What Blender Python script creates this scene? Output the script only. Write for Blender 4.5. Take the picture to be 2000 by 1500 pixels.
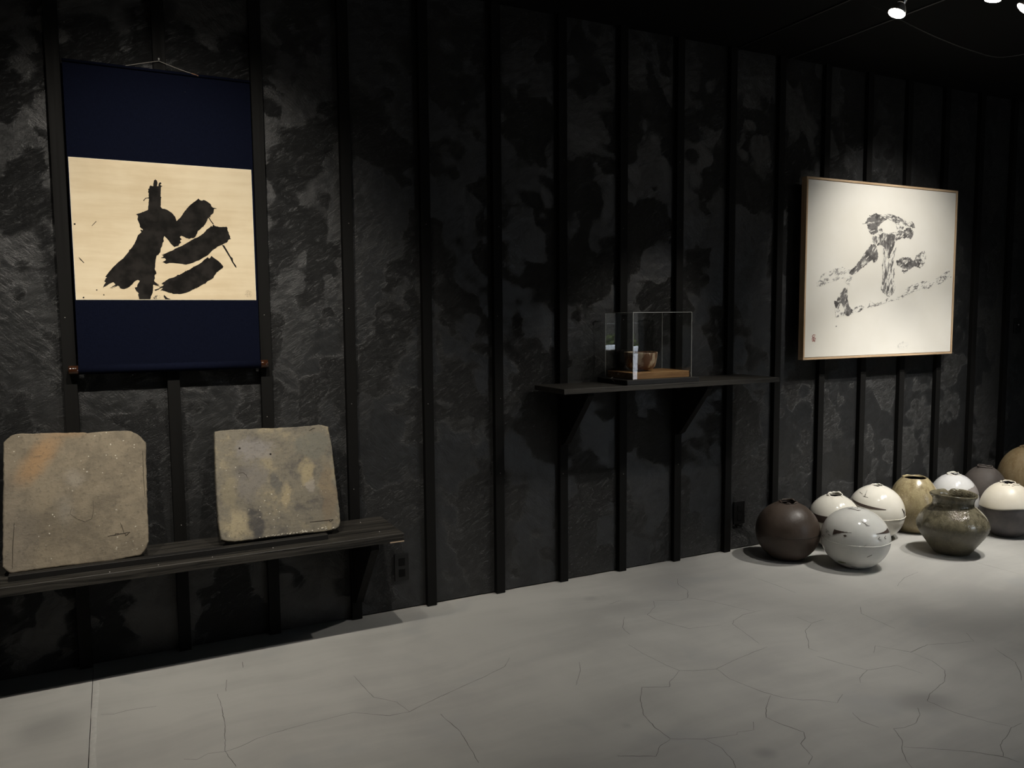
import bpy, bmesh, math, random
from mathutils import Vector, Matrix, noise
from mathutils.geometry import delaunay_2d_cdt
random.seed(7)
scene = bpy.context.scene
for o in list(bpy.data.objects):
    bpy.data.objects.remove(o, do_unlink=True)
COL = scene.collection
PI = math.pi

# ------------------------------------------------------------------ camera
H, DIST, YAW, PITCH, ROLL = 1.45, 3.6871, 0.4654, -0.0851, -0.0085
fw = Vector((math.sin(YAW)*math.cos(PITCH), math.cos(YAW)*math.cos(PITCH), math.sin(PITCH)))
rt = Vector((math.cos(YAW), -math.sin(YAW), 0))
up = rt.cross(fw)
r2 = math.cos(ROLL)*rt + math.sin(ROLL)*up
u2 = -math.sin(ROLL)*rt + math.cos(ROLL)*up
cd = bpy.data.cameras.new('camera'); cam = bpy.data.objects.new('camera', cd); COL.objects.link(cam)
cd.sensor_width = 36; cd.lens = 36*1549.94/2000; cd.clip_start = 0.05; cd.clip_end = 100
mw = Matrix((r2, u2, -fw)).transposed().to_4x4(); mw.translation = Vector((0, -DIST, H))
cam.matrix_world = mw
scene.camera = cam

# ------------------------------------------------------------------ world: overcast daylight
w = bpy.data.worlds.new('overcast_sky'); scene.world = w; w.use_nodes = True
bg = w.node_tree.nodes['Background']
bg.inputs[0].default_value = (0.80, 0.90, 1.0, 1); bg.inputs[1].default_value = 6.0
# sun high behind the building: it strikes the garden wall outside the doorway and never enters the room
sd = bpy.data.lights.new('sun', 'SUN'); sd.energy = 17.0; sd.angle = math.radians(0.6); sd.color = (1.0, 0.97, 0.93)
sun = bpy.data.objects.new('sun', sd); COL.objects.link(sun); sun.location = (4, 6, 8)
sun.rotation_euler = Vector((-0.25, -0.72, -0.80)).to_track_quat('-Z', 'Y').to_euler()

# ------------------------------------------------------------------ exposure
vs = scene.view_settings
vs.view_transform = 'Standard'; vs.look = 'None'; vs.gamma = 1; vs.use_curve_mapping = False
vs.exposure = 0.0
scene.display_settings.display_device = 'sRGB'
scene.cycles.adaptive_threshold = 0.02
scene.cycles.max_bounces = 6
scene.cycles.diffuse_bounces = 3
scene.cycles.glossy_bounces = 3
scene.cycles.transmission_bounces = 8
scene.cycles.transparent_max_bounces = 12
scene.cycles.sample_clamp_indirect = 4.0
scene.cycles.caustics_reflective = False
scene.cycles.caustics_refractive = False

# ------------------------------------------------------------------ spotlight plan: (x,y,z) lamp, aim, watts, cone deg, blend, warm colour, label
WARM = (1.0, 0.93, 0.82)
NEUT = (1.0, 0.955, 0.88)
LAMPS = [
 ((-0.50,-1.42,2.82), (-0.20,-0.30,0.50), 82, 74, 1.0, WARM, 'small silver track spotlight above the rounded square slab'),
 (( 0.22,-1.42,2.82), ( 0.24, 0.00,1.50), 105, 76, 1.0, WARM, 'small silver track spotlight in front of the hanging scroll'),
 (( 0.85,-1.42,2.82), ( 0.62,-0.30,0.50), 82, 74, 1.0, WARM, 'small silver track spotlight above the mottled grey slab'),
 (( 2.88,-1.43,2.65), ( 1.75,-1.00,0.00), 78, 80, 1.0, NEUT, 'lit silver bulb spotlight hanging lowest, over the glass case'),
 (( 3.48,-1.437,2.80), (3.10,-0.95,0.00), 85, 70, 1.0, NEUT, 'lit spotlight half cut by the top edge of the photo'),
 (( 3.707,-1.432,2.80), (2.62,-0.17,1.15), 60, 34, 0.60, WARM, 'lit spotlight at the right edge aimed back at the glass case'),
 (( 4.30,-1.43,2.82), ( 4.58,-0.10,1.55), 125, 70, 1.0, NEUT, 'small silver track spotlight in front of the framed brush painting'),
 (( 4.62,-1.25,2.82), ( 4.30,-0.40,0.10), 205, 54, 0.9, NEUT, 'small silver track spotlight above the left group of round jars'),
 (( 5.25,-1.25,2.82), ( 5.00,-0.40,0.10), 175, 54, 0.9, NEUT, 'small silver track spotlight above the right group of round jars'),
]

# ------------------------------------------------------------------ helpers
def tag(o, label=None, cat=None, group=None, kind=None):
    if label: o['label'] = label
    if cat: o['category'] = cat
    if group: o['group'] = group
    if kind: o['kind'] = kind
    return o
def empty(name, loc):
    o = bpy.data.objects.new(name, None); COL.objects.link(o); o.location = loc
    o.empty_display_size = 0.05
    return o
def obj(name, bm, mat, parent=None, org=None, smooth=False, bevel=0.0, seg=2):
    """world-space bmesh -> one mesh object; with parent the verts are made relative to the parent's origin"""
    if bevel > 0:
        bmesh.ops.bevel(bm, geom=list(bm.edges), offset=bevel, segments=seg, affect='EDGES', profile=0.5)
    base = Vector((0,0,0))
    if parent is not None:
        p = parent
        while p is not None:
            base += p.location; p = p.parent
        if org is not None:
            org = Vector(org)
    elif org is not None:
        base = Vector(org)
    bmesh.ops.translate(bm, verts=list(bm.verts), vec=-base)
    bmesh.ops.recalc_face_normals(bm, faces=list(bm.faces))
    me = bpy.data.meshes.new(name); bm.to_mesh(me); bm.free()
    if smooth:
        for p in me.polygons: p.use_smooth = True
    o = bpy.data.objects.new(name, me); COL.objects.link(o)
    if mat is not None: me.materials.append(mat)
    if parent is not None: o.parent = parent
    else: o.location = base
    return o
def box(x0, x1, y0, y1, z0, z1, bm=None):
    bm = bm or bmesh.new()
    v = [bm.verts.new(p) for p in ((x0,y0,z0),(x1,y0,z0),(x1,y1,z0),(x0,y1,z0),(x0,y0,z1),(x1,y0,z1),(x1,y1,z1),(x0,y1,z1))]
    for f in ((0,3,2,1),(4,5,6,7),(0,1,5,4),(1,2,6,5),(2,3,7,6),(3,0,4,7)):
        bm.faces.new([v[i] for i in f])
    return bm
def tube(pts, r, n=8, bm=None, cap=True):
    bm = bm or bmesh.new(); rings = []
    P = [Vector(p) for p in pts]
    rad = r if isinstance(r, (list, tuple)) else [r]*len(P)
    for i, p in enumerate(P):
        t = (P[min(i+1, len(P)-1)] - P[max(i-1, 0)]).normalized()
        a = t.orthogonal().normalized() if i == 0 else (prev - t*prev.dot(t)).normalized()
        prev = a; b = t.cross(a)
        rings.append([bm.verts.new(p + rad[i]*(math.cos(k*2*PI/n)*a + math.sin(k*2*PI/n)*b)) for k in range(n)])
    for i in range(len(rings)-1):
        for k in range(n):
            bm.faces.new((rings[i][k], rings[i][(k+1)%n], rings[i+1][(k+1)%n], rings[i+1][k]))
    if cap:
        bm.faces.new(rings[0][::-1]); bm.faces.new(rings[-1])
    return bm
def prism(pts, off, bm=None):
    """planar polygon (world points) extruded by vector off"""
    bm = bm or bmesh.new(); off = Vector(off)
    a = [bm.verts.new(p) for p in pts]; b = [bm.verts.new(Vector(p)+off) for p in pts]
    bm.faces.new(a[::-1]); bm.faces.new(b)
    n = len(pts)
    for i in range(n): bm.faces.new((a[i], a[(i+1)%n], b[(i+1)%n], b[i]))
    return bm
def refine(pts, step, amp, freq, seed, closed=True):
    """subdivide a 2-D outline and give its edge a ragged wobble"""
    out = []; n = len(pts)
    for i in range(n if closed else n-1):
        a = Vector(pts[i]); b = Vector(pts[(i+1) % n]); d = b-a; L = d.length
        if L < 1e-7: continue
        nrm = Vector((-d.y, d.x))/L; m = max(1, int(L/step))
        for k in range(m):
            p = a + d*(k/m)
            q = noise.noise(Vector((p.x*freq, p.y*freq, seed))) + 0.6*noise.noise(Vector((p.x*freq*2.7, p.y*freq*2.7, seed+9)))
            out.append(p + nrm*amp*q)
    return out

# ------------------------------------------------------------------ materials (all node based)
class Mat:
    def __init__(s, name, color=(0.5,0.5,0.5), rough=0.5, spec=0.5, metal=0.0):
        s.m = bpy.data.materials.new(name); s.m.use_nodes = True
        s.nt = s.m.node_tree; s.b = s.nt.nodes['Principled BSDF']; s.out = s.nt.nodes['Material Output']
        s.b.inputs['Base Color'].default_value = (*color, 1)
        s.b.inputs['Roughness'].default_value = rough
        s.b.inputs['Specular IOR Level'].default_value = spec
        s.b.inputs['Metallic'].default_value = metal
    def n(s, t, **kw):
        nd = s.nt.nodes.new('ShaderNode'+t)
        for k, v in kw.items():
            if hasattr(nd, k) and k not in nd.inputs: setattr(nd, k, v)
            else:
                s.put(nd.inputs[k], v)
        return nd
    def put(s, sock, v):
        if isinstance(v, bpy.types.NodeSocket): s.nt.links.new(v, sock)
        else: sock.default_value = v
    def pos(s):
        return s.n('NewGeometry').outputs['Position']
    def ob(s):
        return s.n('TexCoord').outputs['Object']
    def mapping(s, vec, scale=(1,1,1), rot=(0,0,0), loc=(0,0,0)):
        nd = s.n('Mapping'); s.put(nd.inputs['Vector'], vec); nd.inputs['Scale'].default_value = scale
        nd.inputs['Rotation'].default_value = rot; nd.inputs['Location'].default_value = loc
        return nd.outputs[0]
    def aniso(s, vec, ang, scale):
        return s.mapping(s.mapping(vec, (1,1,1), (0, ang, 0)), scale)
    def noise(s, vec, scale, detail=3, rough=0.55, dist=0.0, col=False):
        nd = s.n('TexNoise'); s.put(nd.inputs['Vector'], vec)
        nd.inputs['Scale'].default_value = scale; nd.inputs['Detail'].default_value = detail
        nd.inputs['Roughness'].default_value = rough; nd.inputs['Distortion'].default_value = dist
        return nd.outputs['Color' if col else 'Fac']
    def voro(s, vec, scale, feature='F1', out='Distance', rnd=1.0):
        nd = s.n('TexVoronoi'); nd.feature = feature; s.put(nd.inputs['Vector'], vec)
        nd.inputs['Scale'].default_value = scale; nd.inputs['Randomness'].default_value = rnd
        return nd.outputs[out]
    def math(s, op, a, b=0.0, c=0.0, clamp=False):
        nd = s.n('Math'); nd.operation = op; nd.use_clamp = clamp
        s.put(nd.inputs[0], a); s.put(nd.inputs[1], b); s.put(nd.inputs[2], c)
        return nd.outputs[0]
    def vmath(s, op, a, b=(0,0,0), sc=None):
        nd = s.n('VectorMath'); nd.operation = op; s.put(nd.inputs[0], a); s.put(nd.inputs[1], b)
        if sc is not None: s.put(nd.inputs['Scale'], sc)
        return nd.outputs[0]
    def ramp(s, f, lo, hi, a=0.0, b=1.0, smooth=True):
        nd = s.n('MapRange'); nd.interpolation_type = 'SMOOTHSTEP' if smooth else 'LINEAR'
        s.put(nd.inputs['Value'], f); nd.inputs['From Min'].default_value = lo; nd.inputs['From Max'].default_value = hi
        nd.inputs['To Min'].default_value = a; nd.inputs['To Max'].default_value = b
        return nd.outputs[0]
    def mix(s, f, a, b):
        nd = s.n('Mix'); nd.data_type = 'RGBA'
        s.put(nd.inputs[0], f)
        s.put(nd.inputs[6], a if isinstance(a, bpy.types.NodeSocket) else (*a, 1))
        s.put(nd.inputs[7], b if isinstance(b, bpy.types.NodeSocket) else (*b, 1))
        return nd.outputs[2]
    def warp(s, vec, scale, amt):
        c = s.noise(vec, scale, 2, col=True)
        c = s.vmath('SUBTRACT', c, (0.5,0.5,0.5))
        return s.vmath('ADD', vec, s.vmath('SCALE', c, sc=amt))
    def sep(s, vec):
        nd = s.n('SeparateXYZ'); s.put(nd.inputs[0], vec); return nd.outputs
    def color(s, c): s.put(s.b.inputs['Base Color'], c)
    def rough(s, c): s.put(s.b.inputs['Roughness'], c)
    def bump(s, h, strength=0.5, dist=0.01):
        nd = s.n('Bump'); nd.inputs['Strength'].default_value = strength; nd.inputs['Distance'].default_value = dist
        s.put(nd.inputs['Height'], h); s.nt.links.new(nd.outputs[0], s.b.inputs['Normal'])
def blob(M, vec, c, rx, rz, soft=0.5, rot=0.0):
    """soft elliptical patch mask in the x-z plane of vec"""
    v = M.mapping(M.vmath('SUBTRACT', vec, (c[0],0,c[1])), (1/rx,0,1/rz), (0,0,0))
    if rot:
        v = M.mapping(M.mapping(M.vmath('SUBTRACT', vec, (c[0],0,c[1])), (1,1,1), (0,rot,0)), (1/rx,0,1/rz))
    nd = M.n('VectorMath'); nd.operation = 'LENGTH'; M.put(nd.inputs[0], v)
    return M.ramp(nd.outputs['Value'], 1.0, soft)

def m_plaster():
    M = Mat('black_trowelled_plaster', rough=0.45, spec=0.5)
    P = M.pos()
    at = M.n('Attribute'); at.attribute_name = 'trowel'
    cv = M.sep(at.outputs['Color'])
    sa = M.noise(M.aniso(P, 0.60, (15, 20, 50)), 1.0, 6, 0.72, 1.2)
    sb = M.noise(M.aniso(P, -0.75, (13, 20, 44)), 1.0, 5, 0.70, 1.2)
    s1 = M.mix(M.ramp(cv[2], 0.45, 0.6), sa, sb)
    fine = M.noise(M.aniso(P, 0.6, (75, 110, 150)), 1.0, 3, 0.75)
    rdg = M.math('POWER', M.math('SUBTRACT', 1.0, M.math('ABSOLUTE', M.math('MULTIPLY_ADD', sa, 2.0, -1.0))), 7.0)
    rdg = M.math('MULTIPLY', rdg, M.ramp(cv[1], 0.2, 0.75, 0.03, 0.75))
    h = M.math('ADD', M.math('MULTIPLY_ADD', M.math('SUBTRACT', s1, 0.5), M.math('MULTIPLY_ADD', cv[1], 0.40, 0.25), M.math('MULTIPLY', rdg, 0.6)), M.math('MULTIPLY', M.math('SUBTRACT', fine, 0.5), M.math('MULTIPLY_ADD', cv[1], 0.50, 0.10)))
    t = M.math('MULTIPLY_ADD', fine, 0.25, M.math('MULTIPLY_ADD', s1, 0.35, M.math('MULTIPLY_ADD', cv[0], 0.32, M.math('MULTIPLY_ADD', cv[1], 0.30, -0.16))), clamp=True)  # gritty zones take a lighter base colour, standing in for their glints
    M.color(M.mix(t, (0.0090, 0.0095, 0.0098), (0.0400, 0.0405, 0.0410)))
    M.rough(M.ramp(cv[2], 0.0, 1.0, 0.46, 0.33))
    M.bump(h, 0.9, 0.011)
    return M.m
def m_batten():
    M = Mat('black_stained_batten', rough=0.7, spec=0.12)
    P = M.pos(); g = M.noise(M.mapping(P, (60, 60, 1.6)), 1.0, 5)
    M.color(M.mix(g, (0.0055,0.0055,0.0053), (0.0088,0.0085,0.0080)))
    M.rough(M.ramp(g, 0.3, 0.7, 0.62, 0.78)); M.bump(g, 0.12, 0.002)
    return M.m
def m_concrete():
    M = Mat('polished_concrete', rough=0.5, spec=0.3)
    P = M.pos(); W = M.warp(P, 1.1, 0.35)
    big = M.noise(W, 0.9, 4, 0.55); mid = M.noise(M.mapping(W, (5, 3, 1), (0,0,0.5)), 1.0, 5, 0.6)
    trow = M.noise(M.mapping(W, (1.2, 9, 1), (0,0,-0.45)), 1.0, 4, 0.6)
    t = M.math('ADD', M.math('MULTIPLY', big, 0.5), M.math('ADD', M.math('MULTIPLY', mid, 0.2), M.math('MULTIPLY', trow, 0.3)))
    c = M.mix(M.ramp(t, 0.38, 0.62), (0.355,0.350,0.335), (0.445,0.440,0.418))
    c = M.mix(M.ramp(M.noise(W, 2.2, 3), 0.58, 0.72, 0, 0.5), c, (0.335,0.340,0.340))
    for (x, y, rr, amt) in FLOOR_SPOTS:
        nd = M.n('VectorMath'); nd.operation = 'DISTANCE'; M.put(nd.inputs[0], W); nd.inputs[1].default_value = (x, y, 0)
        c = M.mix(M.math('MULTIPLY', M.ramp(nd.outputs['Value'], rr, rr*0.2), amt), c, (0.17,0.17,0.168))
    M.color(c)
    M.rough(M.ramp(t, 0.35, 0.65, 0.42, 0.58))
    M.bump(mid, 0.06, 0.006)
    return M.m
FLOOR_SPOTS = ((2.67,-1.77,0.14,0.5), (1.87,-1.76,0.06,0.5), (1.57,-1.41,0.03,0.5), (-0.25,-0.50,0.16,0.35), (2.10,-0.30,0.05,0.3))
def m_plain(name, col, rough=0.6, spec=0.4, var=0.25, scale=12, metal=0.0, bump=0.0, bscale=60):
    M = Mat(name, col, rough, spec, metal)
    n = M.noise(M.pos(), scale, 4)
    M.color(M.mix(n, tuple(c*(1-var) for c in col), tuple(c*(1+var) for c in col)))
    if bump > 0: M.bump(M.noise(M.pos(), bscale, 4), bump, 0.004)
    return M.m
def m_wood(name, dark, light, rough=0.5, axis='x', freq=40, spec=0.3, bump=0.3):
    M = Mat(name, light, rough, spec); P = M.pos()
    sc = {'x': (1.5, freq, freq), 'y': (freq, 1.5, freq), 'z': (freq, freq, 1.5)}[axis]
    W = M.warp(P, 3, 0.03)
    g = M.noise(M.mapping(W, sc), 1.0, 6, 0.6, 0.4)
    M.color(M.mix(M.ramp(g, 0.35, 0.65), dark, light)); M.bump(g, bump, 0.003)
    M.rough(M.ramp(g, 0.3, 0.7, rough-0.08, rough+0.1))
    return M.m
def m_indigo():
    M = Mat('indigo_cloth', rough=0.9, spec=0.06); P = M.pos()
    we = M.math('ADD', M.noise(M.mapping(P, (700, 1, 60)), 1.0, 2), M.noise(M.mapping(P, (60, 1, 700)), 1.0, 2))
    lint = M.ramp(M.voro(M.warp(P, 30, 0.02), 26), 0.055, 0.03)
    lint = M.math('MULTIPLY', lint, M.ramp(M.noise(P, 6, 2), 0.58, 0.66))
    c = M.mix(M.ramp(we, 0.7, 1.3), (0.0022,0.0032,0.0092), (0.0038,0.0054,0.0148))
    M.color(M.mix(M.math('MULTIPLY', lint, 0.35), c, (0.12,0.13,0.15)))
    M.bump(we, 0.15, 0.001)
    return M.m
def m_paper():
    M = Mat('aged_washi_paper', rough=0.8, spec=0.15); P = M.pos()
    a = M.noise(M.mapping(P, (3, 1, 26)), 1.0, 5, 0.6); b = M.noise(P, 5, 4)
    t = M.math('ADD', M.math('MULTIPLY', a, 0.5), M.math('MULTIPLY', b, 0.5))
    M.color(M.mix(M.ramp(t, 0.36, 0.64), (0.67,0.545,0.36), (0.77,0.655,0.46)))
    return M.m
def m_ink(name, col, paper, thr, scale, soft=0.06, stretch=(1,1,1), rot=0.0, inner=0.25):
    """ink that breaks up into the bare paper where the brush ran dry"""
    M = Mat(name, col, 0.75, 0.12); P = M.pos()
    n = M.noise(M.aniso(P, rot, stretch), scale, 6, 0.65, 0.5)
    i = M.mix(M.ramp(M.noise(P, 22, 4), 0.35, 0.65), tuple(c*(1-inner) for c in col), tuple(c*(1+inner) for c in col))
    if thr > 0: M.color(M.mix(M.ramp(n, thr-soft, thr+soft), paper, i))
    else: M.color(i)
    return M.m
def m_glaze(name, c1, c2, rough=0.2, scale=5, speck=0.0, bump=0.06, spec=0.5, bscale=30):
    M = Mat(name, c1, rough, spec); P = M.ob()
    n = M.noise(M.warp(P, 4, 0.1), scale, 5, 0.6)
    c = M.mix(M.ramp(n, 0.35, 0.65), c1, c2)
    if speck > 0:
        sp = M.math('MULTIPLY', M.ramp(M.voro(P, 60), 0.16, 0.08), M.ramp(M.noise(P, 9, 3), 0.60, 0.70))
        c = M.mix(M.math('MULTIPLY', sp, speck), c, (0.10,0.075,0.05))
    M.color(c); M.rough(M.ramp(n, 0.3, 0.7, rough*0.7, rough*1.4))
    M.bump(M.noise(P, bscale, 4), bump, 0.01)
    return M.m
def m_ash(name, base, ash, dark, rough_lo, rough_hi, zsplit, amp=1.0):
    """wood-ash glaze: glossy pooled beads on the shoulder, drier below"""
    M = Mat(name, base, 0.4, 0.5); P = M.ob()
    z = M.sep(P)[2]
    W = M.warp(P, 10, 0.05)
    n = M.noise(W, 14, 6, 0.65)
    run = M.noise(M.mapping(W, (28, 28, 5)), 1.0, 5, 0.6)
    sh = M.ramp(M.math('ADD', z, M.math('MULTIPLY', M.math('SUBTRACT', run, 0.5), 0.12)), zsplit-0.03, zsplit+0.05)
    c = M.mix(M.ramp(n, 0.35, 0.65), dark, base)
    c = M.mix(M.math('MULTIPLY', sh, M.ramp(run, 0.35, 0.6)), c, ash)
    c = M.mix(M.ramp(M.noise(P, 90, 3), 0.58, 0.7, 0, 0.5), c, tuple(k*1.6 for k in ash))
    M.color(c)
    M.rough(M.ramp(sh, 0, 1, rough_hi, rough_lo))
    bead = M.math('SUBTRACT', 1.0, M.voro(M.warp(P, 30, 0.02), 120))
    band = M.math('MULTIPLY', sh, M.ramp(M.noise(P, 7, 2), 0.42, 0.6))
    h = M.math('ADD', M.math('MULTIPLY', bead, M.math('MULTIPLY', band, 0.45*amp)), M.math('MULTIPLY', n, 0.10))
    M.bump(h, 0.35, 0.008)
    return M.m

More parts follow.
